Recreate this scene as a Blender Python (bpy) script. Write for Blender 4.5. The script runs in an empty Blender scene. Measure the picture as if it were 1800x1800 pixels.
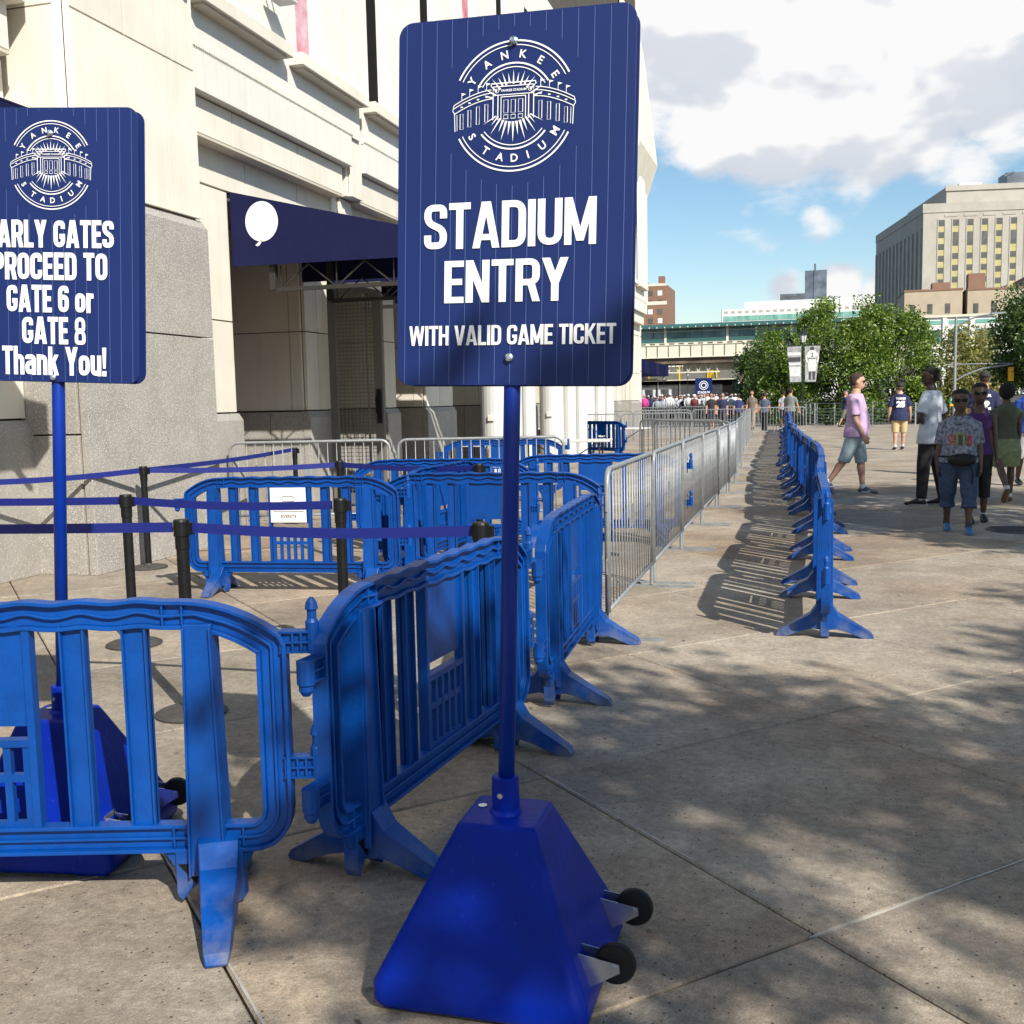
import bpy, math, random
from mathutils import Vector, Matrix
import numpy as np
random.seed(7)
R=math.radians; PI=math.pi
S=bpy.context.scene; COL=S.collection
# ---------------- camera ----------------
cam=bpy.data.objects.new('camera',bpy.data.cameras.new('camera')); COL.objects.link(cam); S.camera=cam
cam.data.sensor_width=36; cam.data.lens=37.0; cam.data.clip_start=.05; cam.data.clip_end=3000
YAW,PITCH,ROLL=R(15.7),R(6.0),R(1.2)
cam.location=(0,0,1.53)
cam.matrix_world=Matrix.Translation((0,0,1.53))@Matrix.Rotation(YAW,4,'Z')@Matrix.Rotation(PI/2-PITCH,4,'X')@Matrix.Rotation(-ROLL,4,'Z')
S.render.resolution_x=S.render.resolution_y=1024
S.view_settings.view_transform='Standard'; S.view_settings.look='None'; S.view_settings.gamma=1; S.view_settings.exposure=0.42
# ---------------- world: sky + cumulus ----------------
EL=R(38); SUNV=Vector((math.cos(EL)*math.sin(R(135)),math.cos(EL)*math.cos(R(135)),math.sin(EL)))   # towards the sun
W=bpy.data.worlds.new('World'); S.world=W; W.use_nodes=True
nt=W.node_tree; N=nt.nodes; L=nt.links
for n in list(N): N.remove(n)
def nd(t,nt_=None,**k):
    n=(nt_ or nt).nodes.new(t)
    for a,v in k.items():
        if a=='inp':
            for q,w in v.items(): n.inputs[q].default_value=w
        else: setattr(n,a,v)
    return n
sky=nd('ShaderNodeTexSky',sky_type='NISHITA',sun_disc=False,sun_elevation=EL,sun_rotation=R(135),air_density=1.0,dust_density=.6,ozone_density=1.0)
bg1=nd('ShaderNodeBackground',inp={1:.085}); out=nd('ShaderNodeOutputWorld')
hs=nd('ShaderNodeHueSaturation',inp={'Hue':.494,'Saturation':1.18,'Value':1.25}); L.new(sky.outputs[0],hs.inputs['Color'])
L.new(hs.outputs[0],bg1.inputs[0])
tc=nd('ShaderNodeTexCoord')
def mth(op,a,b=None,c=None,clamp=False):
    n=nd('ShaderNodeMath',operation=op,use_clamp=clamp)
    for i,v in enumerate((a,b,c)):
        if v is None: continue
        if isinstance(v,(int,float)): n.inputs[i].default_value=v
        else: L.new(v,n.inputs[i])
    return n.outputs[0]
blobs=[((-.115,.945,.309),.15,.66),((-.02,.956,.30),.15,.7),((.06,.954,.30),.15,.72),((.11,.958,.285),.12,.66),((.145,.96,.235),.07,.5),((-.083,.962,.255),.10,.6),((-.03,.967,.243),.10,.6),((.04,.967,.245),.11,.62),((-.13,.95,.27),.08,.5),((.09,.967,.225),.07,.5),
 ((.125,.971,.20),.05,.33),((-.012,.98,.20),.05,.33),((.046,.978,.205),.06,.3),((.009,.988,.152),.03,.25),((.029,.994,.098),.035,.42),((-.02,.995,.093),.03,.3),((.06,.993,.09),.03,.38),((-.052,.985,.166),.018,.22)]
mask=None
for c,r,a in blobs:
    v=nd('ShaderNodeVectorMath',operation='DISTANCE'); L.new(tc.outputs['Generated'],v.inputs[0]); v.inputs[1].default_value=Vector(c).normalized()
    m=nd('ShaderNodeMapRange',interpolation_type='SMOOTHSTEP',inp={1:r*1.15,2:0,3:0,4:a}); L.new(v.outputs['Value'],m.inputs[0])
    mask=m.outputs[0] if mask is None else mth('MAXIMUM',mask,m.outputs[0])
def cloudnoise(off):
    mp=nd('ShaderNodeMapping',vector_type='POINT',inp={'Location':off,'Scale':(1,1,1.7)}); L.new(tc.outputs['Generated'],mp.inputs[0])
    n=nd('ShaderNodeTexNoise',inp={'Scale':9.0,'Detail':9,'Roughness':.56,'Distortion':.15}); L.new(mp.outputs[0],n.inputs['Vector']); return n.outputs[0]
n1=cloudnoise((.31,.12,.05)); n2=cloudnoise((.29,.12,.005))
dens=mth('ADD',n1,mask)
al=nd('ShaderNodeMapRange',interpolation_type='SMOOTHSTEP',inp={1:.63,2:.84,3:0,4:1}); L.new(dens,al.inputs[0])
mp3=nd('ShaderNodeMapping',vector_type='POINT',inp={'Location':(.31,.12,.09),'Scale':(1,1,1.7)}); L.new(tc.outputs['Generated'],mp3.inputs[0])
n3=nd('ShaderNodeTexNoise',inp={'Scale':9.0,'Detail':3.5,'Roughness':.5,'Distortion':.15}); L.new(mp3.outputs[0],n3.inputs['Vector'])
mp4=nd('ShaderNodeMapping',vector_type='POINT',inp={'Location':(.31,.12,.03),'Scale':(1,1,1.7)}); L.new(tc.outputs['Generated'],mp4.inputs[0])
n4=nd('ShaderNodeTexNoise',inp={'Scale':9.0,'Detail':3.5,'Roughness':.5,'Distortion':.15}); L.new(mp4.outputs[0],n4.inputs['Vector'])
sh=mth('SUBTRACT',n4.outputs[0],n3.outputs[0]); sh2=nd('ShaderNodeMapRange',interpolation_type='SMOOTHSTEP',inp={1:-.10,2:.045,3:0,4:1}); L.new(sh,sh2.inputs[0])  # cloud tops whiter, undersides greyer: sunlight and shade painted into the cloud colour
thick=nd('ShaderNodeMapRange',inp={1:.75,2:1.2,3:.05,4:.30}); L.new(dens,thick.inputs[0])
f=mth('ADD',sh2.outputs[0],thick.outputs[0],clamp=True)
cr=nd('ShaderNodeValToRGB'); cr.color_ramp.elements[0].color=(.66,.71,.80,1); cr.color_ramp.elements[1].color=(1.0,1.0,1.0,1); cr.color_ramp.elements[1].position=1.0
L.new(f,cr.inputs[0])
bg2=nd('ShaderNodeBackground',inp={1:.72}); L.new(cr.outputs[0],bg2.inputs[0])
mx=nd('ShaderNodeMixShader'); L.new(al.outputs[0],mx.inputs[0]); L.new(bg1.outputs[0],mx.inputs[1]); L.new(bg2.outputs[0],mx.inputs[2]); L.new(mx.outputs[0],out.inputs[0])
sun=bpy.data.objects.new('sun',bpy.data.lights.new('sun','SUN')); COL.objects.link(sun)
sun.data.energy=5.0; sun.data.angle=R(.55); sun.data.color=(1,.95,.86)
sun.rotation_euler=SUNV.to_track_quat('Z','Y').to_euler(); sun.location=(20,-20,30)
# ---------------- materials ----------------
def mat(name,col,rough=.6,metal=0,var=.08,scale=4.0,bump=0,bscale=60,spec=.5,col2=None,speck=None,rand=0,detail=4,world=False):
    m=bpy.data.materials.new(name); m.use_nodes=True; t=m.node_tree; b=t.nodes['Principled BSDF']
    b.inputs['Roughness'].default_value=rough; b.inputs['Metallic'].default_value=metal; b.inputs['Specular IOR Level'].default_value=spec
    g=nd('ShaderNodeTexCoord',t)
    if world: g=nd('ShaderNodeNewGeometry',t); g.outputs['Position'].name
    OB=g.outputs['Position' if world else 'Object']
    n=nd('ShaderNodeTexNoise',t,inp={'Scale':scale,'Detail':detail,'Roughness':.6}); t.links.new(OB,n.inputs['Vector'])
    r=nd('ShaderNodeValToRGB',t); r.color_ramp.elements[0].position=.32; r.color_ramp.elements[1].position=.68
    c2=col2 or tuple(min(1,c*(1+var)) for c in col); c1=tuple(c*(1-var) for c in col) if not col2 else col
    r.color_ramp.elements[0].color=(*c1,1); r.color_ramp.elements[1].color=(*c2,1); t.links.new(n.outputs[0],r.inputs[0]); o=r.outputs[0]
    if speck:
        for sc,th,cc,am in speck:
            v=nd('ShaderNodeTexVoronoi',t,inp={'Scale':sc}); t.links.new(OB,v.inputs['Vector'])
            mr=nd('ShaderNodeMapRange',t,inp={1:th,2:th*.6,3:0,4:am}); t.links.new(v.outputs['Distance'],mr.inputs[0])
            sp=nd('ShaderNodeSeparateColor',t); t.links.new(v.outputs['Color'],sp.inputs[0])
            gt=nd('ShaderNodeMath',t,operation='GREATER_THAN',inp={1:.55}); t.links.new(sp.outputs[0],gt.inputs[0])
            mm=nd('ShaderNodeMath',t,operation='MULTIPLY'); t.links.new(gt.outputs[0],mm.inputs[0]); t.links.new(mr.outputs[0],mm.inputs[1])
            mi=nd('ShaderNodeMix',t,data_type='RGBA'); t.links.new(mm.outputs[0],mi.inputs[0]); t.links.new(o,mi.inputs[6]); mi.inputs[7].default_value=(*cc,1); o=mi.outputs[2]
    if rand:
        oi=nd('ShaderNodeObjectInfo',t); mr=nd('ShaderNodeMapRange',t,inp={3:1-rand,4:1+rand}); t.links.new(oi.outputs['Random'],mr.inputs[0])
        hv=nd('ShaderNodeHueSaturation',t); t.links.new(mr.outputs[0],hv.inputs['Value']); t.links.new(o,hv.inputs['Color']); o=hv.outputs[0]
    t.links.new(o,b.inputs['Base Color'])
    if bump:
        n2=nd('ShaderNodeTexNoise',t,inp={'Scale':bscale,'Detail':3}); t.links.new(OB,n2.inputs['Vector'])
        bu=nd('ShaderNodeBump',t,inp={'Strength':bump,'Distance':.01}); t.links.new(n2.outputs[0],bu.inputs['Height']); t.links.new(bu.outputs[0],b.inputs['Normal'])
    return m
M={}
def worn(name,col,rough,sc,amt,dust=True,spec=.35):
    m=mat(name,col,rough,spec=spec,var=.16,scale=7,bump=.14,bscale=40,rand=.12); t=m.node_tree; p=t.nodes['Principled BSDF']; lk=p.inputs['Base Color'].links[0].from_socket
    g=nd('ShaderNodeTexCoord',t); gp=nd('ShaderNodeNewGeometry',t)
    def noise(scale,vec,d=5,r=.6): n=nd('ShaderNodeTexNoise',t,inp={'Scale':scale,'Detail':d,'Roughness':r}); t.links.new(vec,n.inputs['Vector']); return n.outputs[0]
    def mr(o,a,b,c=0,d=1): q=nd('ShaderNodeMapRange',t,inp={1:a,2:b,3:c,4:d}); t.links.new(o,q.inputs[0]); return q.outputs[0]
    def mul(a,b): q=nd('ShaderNodeMath',t,operation='MULTIPLY'); t.links.new(a,q.inputs[0]); t.links.new(b,q.inputs[1]); return q.outputs[0]
    mp=nd('ShaderNodeMapping',t,inp={'Rotation':(.3,.5,.2),'Scale':(9,9,1)}); t.links.new(gp.outputs['Position'],mp.inputs[0])
    scr=mul(mr(noise(14,mp.outputs[0],6,.7),.63,.70),mr(noise(2.3,gp.outputs['Position']),.50,.62,0,amt))
    fade=mr(noise(1.6,gp.outputs['Position'],3),.45,.75,0,amt*.45)
    x=lk
    for f_,c in ((fade,sc),(scr,tuple(min(1,v*1.8+.05) for v in sc))):
        mi=nd('ShaderNodeMix',t,data_type='RGBA'); t.links.new(f_,mi.inputs[0]); t.links.new(x,mi.inputs[6]); mi.inputs[7].default_value=(*c,1); x=mi.outputs[2]
    sp=nd('ShaderNodeSeparateXYZ',t); t.links.new(gp.outputs['Position'],sp.inputs[0])
    du=mul(mr(sp.outputs[2],.16,.0,0,.6*dust),mr(noise(9,gp.outputs['Position'],6),.42,.62))
    mi=nd('ShaderNodeMix',t,data_type='RGBA'); t.links.new(du,mi.inputs[0]); t.links.new(x,mi.inputs[6]); mi.inputs[7].default_value=(.20,.20,.20,1); t.links.new(mi.outputs[2],p.inputs['Base Color'])
    return m
M['barrier']=worn('barrier_blue',(.0005,.053,.265),.40,(.003,.078,.32),.5)
M['barrier_scuff']=mat('barrier_scuffed',(.005,.13,.52),.5,scale=25,col2=(.10,.36,.66),bump=.3,bscale=50)
M['base']=worn('stand_blue',(.0005,.016,.27),.42,(.004,.03,.32),.6,0,.14)
M['pole']=mat('pole_blue',(.002,.028,.27),.36,spec=.3,var=.1,scale=9,speck=[(90,.12,(.02,.1,.42),.5)])
M['sign']=mat('sign_navy',(.006,.019,.112),.5,spec=.35,var=.05,scale=3)
M['white']=mat('print_white',(.85,.85,.85),.45,var=.01)
M['pin']=mat('pinstripe',(.10,.16,.36),.5,var=.02)
M['galv']=mat('galvanised_steel',(.30,.315,.325),.5,metal=.4,var=.16,scale=14,bump=.05,rand=.1)
M['zinc']=mat('zinc_bracket',(.55,.60,.66),.25,metal=.9,var=.1,scale=20)
M['rubber']=mat('black_rubber',(.008,.008,.009),.6,spec=.3,var=.2,scale=12)
M['black']=mat('black_plastic',(.007,.007,.008),.5,var=.3,scale=15,spec=.3)
M['dkbase']=mat('cast_base',(.055,.05,.045),.6,var=.25,scale=18,bump=.1)
M['tape']=mat('belt_blue',(.004,.013,.17),.6,var=.06,scale=30,bump=.2,bscale=300)
def concrete(name,a,b,c):
    m=mat(name,a,.85,scale=1.1,col2=b,bump=.35,bscale=70,rand=.15,detail=9,world=True,speck=[(34,.17,(.045,.038,.03),.95),(19,.10,(.04,.034,.028),.95),(95,.18,(.60,.55,.46),.7),(60,.16,(.12,.10,.08),.7),(17,.07,(.04,.035,.03),.9),(3.1,.055,(.06,.055,.05),.6),(5.3,.05,(.5,.47,.41),.4)])
    t=m.node_tree; n=nd('ShaderNodeTexNoise',t,inp={'Scale':.33,'Detail':6,'Roughness':.65}); g=nd('ShaderNodeNewGeometry',t); t.links.new(g.outputs['Position'],n.inputs['Vector'])
    r=nd('ShaderNodeMapRange',t,inp={1:.45,2:.68,3:0,4:.55}); t.links.new(n.outputs[0],r.inputs[0]); p=t.nodes['Principled BSDF']; lk=p.inputs['Base Color'].links[0].from_socket
    mi=nd('ShaderNodeMix',t,data_type='RGBA',blend_type='MULTIPLY'); t.links.new(r.outputs[0],mi.inputs[0]); t.links.new(lk,mi.inputs[6]); mi.inputs[7].default_value=(*c,1); x=mi.outputs[2]
    for sc_,lo,hi,a_,b_ in ((170,.30,.70,.66,1.30),(26,.30,.70,.80,1.18),(6.5,.35,.7,.84,1.12)):
        n2=nd('ShaderNodeTexNoise',t,inp={'Scale':sc_,'Detail':4,'Roughness':.7}); t.links.new(g.outputs['Position'],n2.inputs['Vector']); q=nd('ShaderNodeMapRange',t,inp={1:lo,2:hi,3:a_,4:b_}); t.links.new(n2.outputs[0],q.inputs[0])
        vm=nd('ShaderNodeVectorMath',t,operation='SCALE'); t.links.new(x,vm.inputs[0]); t.links.new(q.outputs[0],vm.inputs['Scale']); x=vm.outputs[0]
    # a few wandering hairline cracks
    dn=nd('ShaderNodeTexNoise',t,inp={'Scale':2.0,'Detail':5}); t.links.new(g.outputs['Position'],dn.inputs['Vector']); ad=nd('ShaderNodeVectorMath',t,operation='ADD'); sc2=nd('ShaderNodeVectorMath',t,operation='SCALE',inp={'Scale':.35}); t.links.new(dn.outputs['Color'],sc2.inputs[0]); t.links.new(g.outputs['Position'],ad.inputs[0]); t.links.new(sc2.outputs[0],ad.inputs[1])
    vo=nd('ShaderNodeTexVoronoi',t,feature='DISTANCE_TO_EDGE',inp={'Scale':.42}); t.links.new(ad.outputs[0],vo.inputs['Vector']); ck=nd('ShaderNodeMapRange',t,inp={1:.001,2:.0025,3:.10,4:0}); t.links.new(vo.outputs['Distance'],ck.inputs[0])
    m3=nd('ShaderNodeMix',t,data_type='RGBA'); t.links.new(ck.outputs[0],m3.inputs[0]); t.links.new(x,m3.inputs[6]); m3.inputs[7].default_value=(.05,.042,.035,1); t.links.new(m3.outputs[2],p.inputs['Base Color']); return m
M['conc']=concrete('paving_concrete',(.23,.19,.145),(.405,.35,.275),(.80,.60,.42))
M['conc_rust']=concrete('paving_concrete_stained',(.215,.165,.118),(.375,.305,.22),(.74,.52,.35))
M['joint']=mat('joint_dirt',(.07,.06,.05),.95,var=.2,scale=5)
M['caulk']=mat('joint_caulk',(.40,.38,.34),.8,var=.2,scale=12)
M['asph']=mat('asphalt',(.06,.06,.062),.9,var=.2,scale=3)
M['cream']=mat('precast_cream',(.65,.605,.51),.8,scale=1.3,col2=(.73,.69,.60),bump=.12,bscale=90,rand=.05,detail=10)
def streak(m,am=.28):
    t=m.node_tree; p=t.nodes['Principled BSDF']; lk=p.inputs['Base Color'].links[0].from_socket; g=nd('ShaderNodeNewGeometry',t); mp=nd('ShaderNodeMapping',t,inp={'Scale':(5,5,.35)}); t.links.new(g.outputs['Position'],mp.inputs[0])
    n=nd('ShaderNodeTexNoise',t,inp={'Scale':1.6,'Detail':7,'Roughness':.65}); t.links.new(mp.outputs[0],n.inputs['Vector']); q=nd('ShaderNodeMapRange',t,inp={1:.45,2:.75,3:0,4:am}); t.links.new(n.outputs[0],q.inputs[0])
    mi=nd('ShaderNodeMix',t,data_type='RGBA',blend_type='MULTIPLY'); t.links.new(q.outputs[0],mi.inputs[0]); t.links.new(lk,mi.inputs[6]); mi.inputs[7].default_value=(.74,.70,.63,1); t.links.new(mi.outputs[2],p.inputs['Base Color'])
M['wallw']=mat('precast_pale',(.66,.64,.58),.8,scale=1.0,col2=(.73,.71,.65),bump=.1,rand=.03,detail=10)
M['stone']=mat('granite_aggregate',(.30,.28,.25),.75,col2=(.37,.345,.31),scale=2.5,bump=.5,bscale=60,detail=8,
   speck=[(58,.40,(.60,.58,.54),.8),(70,.36,(.13,.10,.08),.65),(36,.24,(.50,.47,.42),.7)],rand=.04)
streak(M['cream']); streak(M['wallw']); streak(M['stone'],.12)
M['dark']=mat('near_black',(.012,.010,.010),.8,spec=.1)
M['gate']=mat('gate_metal',(.16,.15,.135),.5,metal=.2,var=.08)
M['sill']=mat('sill_metal',(.55,.50,.40),.6,var=.05)
M['awn']=mat('awning_navy',(.007,.009,.048),.85,spec=.2,var=.06,scale=6,bump=.15,bscale=200)
M['awnstr']=mat('awning_stripe',(.12,.14,.30),.75)
M['truss']=mat('truss_steel',(.04,.037,.032),.5,metal=.3)
M['whitep']=mat('white_paint',(.58,.58,.56),.4,var=.04,scale=2)
M['glass']=mat('window_glass',(.05,.06,.07),.08,var=.3,scale=2,spec=.8)
M['poster']=mat('window_poster',(.50,.07,.10),.5,scale=2.2,col2=(.66,.50,.54))
M['lilac']=mat('gate_banner',(.46,.30,.60),.7,scale=9,col2=(.60,.44,.72))
M['teal']=mat('station_teal',(.035,.105,.10),.5,var=.12)
M['tealglass']=mat('station_glass',(.05,.12,.125),.2,scale=.5,col2=(.16,.26,.28))
M['cste']=mat('cream_steel',(.66,.62,.50),.7,var=.07,scale=.7)
M['rust']=mat('dark_steel',(.07,.045,.035),.8,scale=.8,col2=(.18,.13,.09))
M['brick']=mat('far_brick',(.24,.135,.09),.85,var=.1,scale=.5)
M['lime']=mat('limestone',(.36,.335,.285),.8,scale=.3,col2=(.44,.41,.36),detail=8)
M['yel']=mat('yellow_netting',(.44,.39,.18),.8,var=.12,scale=.6)
M['winf']=mat('far_window',(.10,.098,.09),.3,var=.4,scale=.4)
M['tan']=mat('tan_brick',(.46,.375,.27),.85,var=.08,scale=.4)
M['fwhite']=mat('far_white',(.72,.72,.66),.7,var=.03,scale=.2)
M['greenw']=mat('green_window_band',(.10,.30,.24),.3,scale=.4,col2=(.26,.5,.42))
M['tower']=mat('dark_tower',(.06,.075,.10),.4,scale=.3,col2=(.14,.17,.21))
M['lampm']=mat('lamp_black',(.012,.014,.014),.45)
M['lampg']=mat('lamp_glass',(.62,.64,.64),.3,var=.05)
M['yellow']=mat('signal_yellow',(.75,.42,.01),.5,var=.05)
M['taxi']=mat('taxi_yellow',(.72,.40,.015),.3,var=.04)
M['red']=mat('red_paint',(.55,.03,.03),.5)
M['orange']=mat('orange_paint',(.75,.22,.04),.5)
M['gold']=mat('gold_arches',(.85,.55,.02),.4,var=.02)
M['shopg']=mat('shop_grey',(.17,.165,.14),.7,var=.12,scale=1)
M['greysign']=mat('street_green',(.01,.22,.12),.5)
M['card']=mat('white_card',(.82,.76,.76),.6,var=.02)
M['iron']=mat('cast_iron',(.07,.06,.055),.6,var=.3,scale=40,bump=.4,bscale=30)
M['bwl']=mat('banner_grey',(.22,.23,.24),.7,scale=3.5,col2=(.46,.47,.48))
M['bww']=mat('banner_white',(.60,.60,.60),.7,scale=6,var=.12)
M['bwd']=mat('banner_dark',(.05,.05,.055),.7)
def foliage(name,c1,c2,c3):
    m=bpy.data.materials.new(name); m.use_nodes=True; t=m.node_tree; t.nodes.remove(t.nodes['Principled BSDF']); o=t.nodes['Material Output']
    g=nd('ShaderNodeNewGeometry',t); r=nd('ShaderNodeValToRGB',t); r.color_ramp.elements[0].color=(*c1,1); r.color_ramp.elements[1].color=(*c3,1); e=r.color_ramp.elements.new(.5); e.color=(*c2,1)
    n=nd('ShaderNodeTexNoise',t,inp={'Scale':1.1,'Detail':2}); t.links.new(g.outputs['Position'],n.inputs['Vector']); nr=nd('ShaderNodeMapRange',t,inp={1:.35,2:.65,3:-.3,4:.3}); t.links.new(n.outputs[0],nr.inputs[0]); ad=nd('ShaderNodeMath',t,operation='ADD',use_clamp=True); t.links.new(g.outputs['Random Per Island'],ad.inputs[0]); t.links.new(nr.outputs[0],ad.inputs[1]); t.links.new(ad.outputs[0],r.inputs[0]); d=nd('ShaderNodeBsdfDiffuse',t); tr=nd('ShaderNodeBsdfTranslucent',t); gl=nd('ShaderNodeBsdfGlossy',t,inp={'Roughness':.45})
    a=nd('ShaderNodeMixShader',t,inp={0:.38}); b=nd('ShaderNodeMixShader',t,inp={0:.05})
    t.links.new(r.outputs[0],d.inputs[0]); t.links.new(r.outputs[0],tr.inputs[0]); t.links.new(d.outputs[0],a.inputs[1]); t.links.new(tr.outputs[0],a.inputs[2]); t.links.new(a.outputs[0],b.inputs[1]); t.links.new(gl.outputs[0],b.inputs[2]); t.links.new(b.outputs[0],o.inputs[0])
    return m
M['leafg']=foliage('leaf_green',(.035,.085,.010),(.12,.21,.018),(.27,.36,.045))
M['leafy']=foliage('leaf_yellowing',(.10,.12,.02),(.24,.24,.05),(.38,.34,.10))
M['leafd']=foliage('leaf_dark',(.02,.05,.010),(.06,.12,.018),(.13,.20,.035))
M['bark']=mat('bark',(.13,.11,.085),.9,var=.3,scale=9,bump=.5,bscale=20)
_c={}
def cm(col,rough=.8,**k):
    key=(tuple(round(c,3) for c in col),rough,str(k))
    if key not in _c: _c[key]=mat('cloth_%d'%len(_c),col,rough,**dict(dict(var=.14,scale=9,bump=.75,bscale=13),**k))
    return _c[key]
# ---------------- mesh helpers ----------------
class MB:
    def __init__(s): s.v=[]; s.f=[]; s.m=[]
    def add(s,vs,fs,mi=0):
        b=len(s.v); s.v+= [tuple(v) for v in vs]; s.f+=[tuple(b+i for i in f) for f in fs]; s.m+=[mi]*len(fs); return s
    def box(s,x0,x1,y0,y1,z0,z1,mi=0,rot=None):
        vs=[(x,y,z) for z in (z0,z1) for y in (y0,y1) for x in (x0,x1)]
        if rot: vs=[rot@Vector(v) for v in vs]
        return s.add(vs,[(0,2,3,1),(4,5,7,6),(0,1,5,4),(2,6,7,3),(0,4,6,2),(1,3,7,5)],mi)
    def bar(s,a,b,w,h=None,mi=0,up=(0,0,1)):
        a=Vector(a);b=Vector(b);d=(b-a).normalized();up=Vector(up)
        if abs(d.dot(up))>.99: up=Vector((0,1,0))
        x=d.cross(up).normalized();y=x.cross(d); h=h or w
        vs=[p+x*(sx*w/2)+y*(sy*h/2) for p in (a,b) for sx,sy in ((-1,-1),(1,-1),(1,1),(-1,1))]
        return s.add(vs,[(3,2,1,0),(4,5,6,7),(0,1,5,4),(1,2,6,5),(2,3,7,6),(3,0,4,7)],mi)
    def loft(s,rings,n=10,mi=0,cap=True):
        """rings: (center,u,v) with u,v half-axis vectors"""
        vs=[];fs=[]
        for c,u,v in rings:
            c=Vector(c);u=Vector(u);v=Vector(v)
            for k in range(n):
                a=2*PI*k/n; vs.append(c+u*math.cos(a)+v*math.sin(a))
        for i in range(len(rings)-1):
            for k in range(n): fs.append((i*n+k,i*n+(k+1)%n,(i+1)*n+(k+1)%n,(i+1)*n+k))
        if cap: fs.append(tuple(range(n))[::-1]); fs.append(tuple(range((len(rings)-1)*n,len(rings)*n)))
        return s.add(vs,fs,mi)
    def tube(s,pts,r,n=8,mi=0):
        pts=[Vector(p) for p in pts]; rs=r if isinstance(r,(list,tuple)) else [r]*len(pts); rings=[]; x=None
        for i,p in enumerate(pts):
            d=(pts[min(i+1,len(pts)-1)]-pts[max(i-1,0)]).normalized()
            if x is None: x=d.cross(Vector((0,0,1)) if abs(d.z)<.95 else Vector((0,1,0))).normalized()
            x=(x-d*x.dot(d)).normalized(); y=d.cross(x); q=rs[i]
            rings.append((p,x*q,y*q))
        return s.loft(rings,n,mi)
    def lathe(s,prof,n=16,mi=0,o=(0,0,0)):
        return s.loft([((o[0],o[1],o[2]+z),(r,0,0),(0,r,0)) for r,z in prof],n,mi)
    def prism(s,poly,fn,t0,t1,mi=0):
        """poly 2d; fn(a,b,t)->xyz"""
        n=len(poly); vs=[fn(a,b,t0) for a,b in poly]+[fn(a,b,t1) for a,b in poly]
        fs=[tuple(range(n))[::-1],tuple(range(n,2*n))]+[(i,(i+1)%n,n+(i+1)%n,n+i) for i in range(n)]
        return s.add(vs,fs,mi)
    def ball(s,c,r,mi=0,n=10,m=6,sx=1,sy=1,sz=1):
        return s.loft([((c[0],c[1],c[2]-r*sz*math.cos(PI*(i+.02)/(m+.04))),(r*sx*math.sin(PI*(i+.15)/(m+.3)),0,0),(0,r*sy*math.sin(PI*(i+.15)/(m+.3)),0)) for i in range(m+1)],n,mi)
    def mesh(s,name,mats,smooth=False):
        me=bpy.data.meshes.new(name); me.from_pydata(s.v,[],s.f); me.update()
        for m in (mats if isinstance(mats,list) else [mats]): me.materials.append(m)
        if isinstance(mats,list) and len(mats)>1: me.polygons.foreach_set('material_index',s.m)
        if smooth: me.polygons.foreach_set('use_smooth',[True]*len(me.polygons))
        return me
    def build(s,name,mats,parent=None,loc=(0,0,0),rot=(0,0,0),smooth=False,bevel=0,angle=None):
        o=bpy.data.objects.new(name,s.mesh(name,mats,smooth)); COL.objects.link(o); o.location=loc; o.rotation_euler=rot
        if parent: o.parent=parent
        if bevel:
            b=o.modifiers.new('bevel','BEVEL'); b.width=bevel; b.segments=2; b.limit_method='ANGLE'; b.angle_limit=R(40)
        return o
def tag(o,label=None,cat=None,group=None,kind=None):
    if label: o['label']=label
    if cat: o['category']=cat
    if group: o['group']=group
    if kind: o['kind']=kind
    return o
def empty(name,loc=(0,0,0),rz=0,label=None,cat=None,group=None):
    o=bpy.data.objects.new(name,None); COL.objects.link(o); o.location=loc; o.rotation_euler=(0,0,rz); o.empty_display_size=.1
    return tag(o,label,cat,group)
KIDS={}
def kids(o): return [c for c in COL.objects if c.parent==o]
def treeof(o): return (o,[treeof(c) for c in kids(o)])
def dup(t,parent=None):
    o,ch=t; c=o.copy(); COL.objects.link(c)
    if parent: c.parent=parent
    for x in ch: dup(x,c)
    return c
def smoothm(o,ang=40):
    o.data.polygons.foreach_set('use_smooth',[True]*len(o.data.polygons))
    return o
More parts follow.
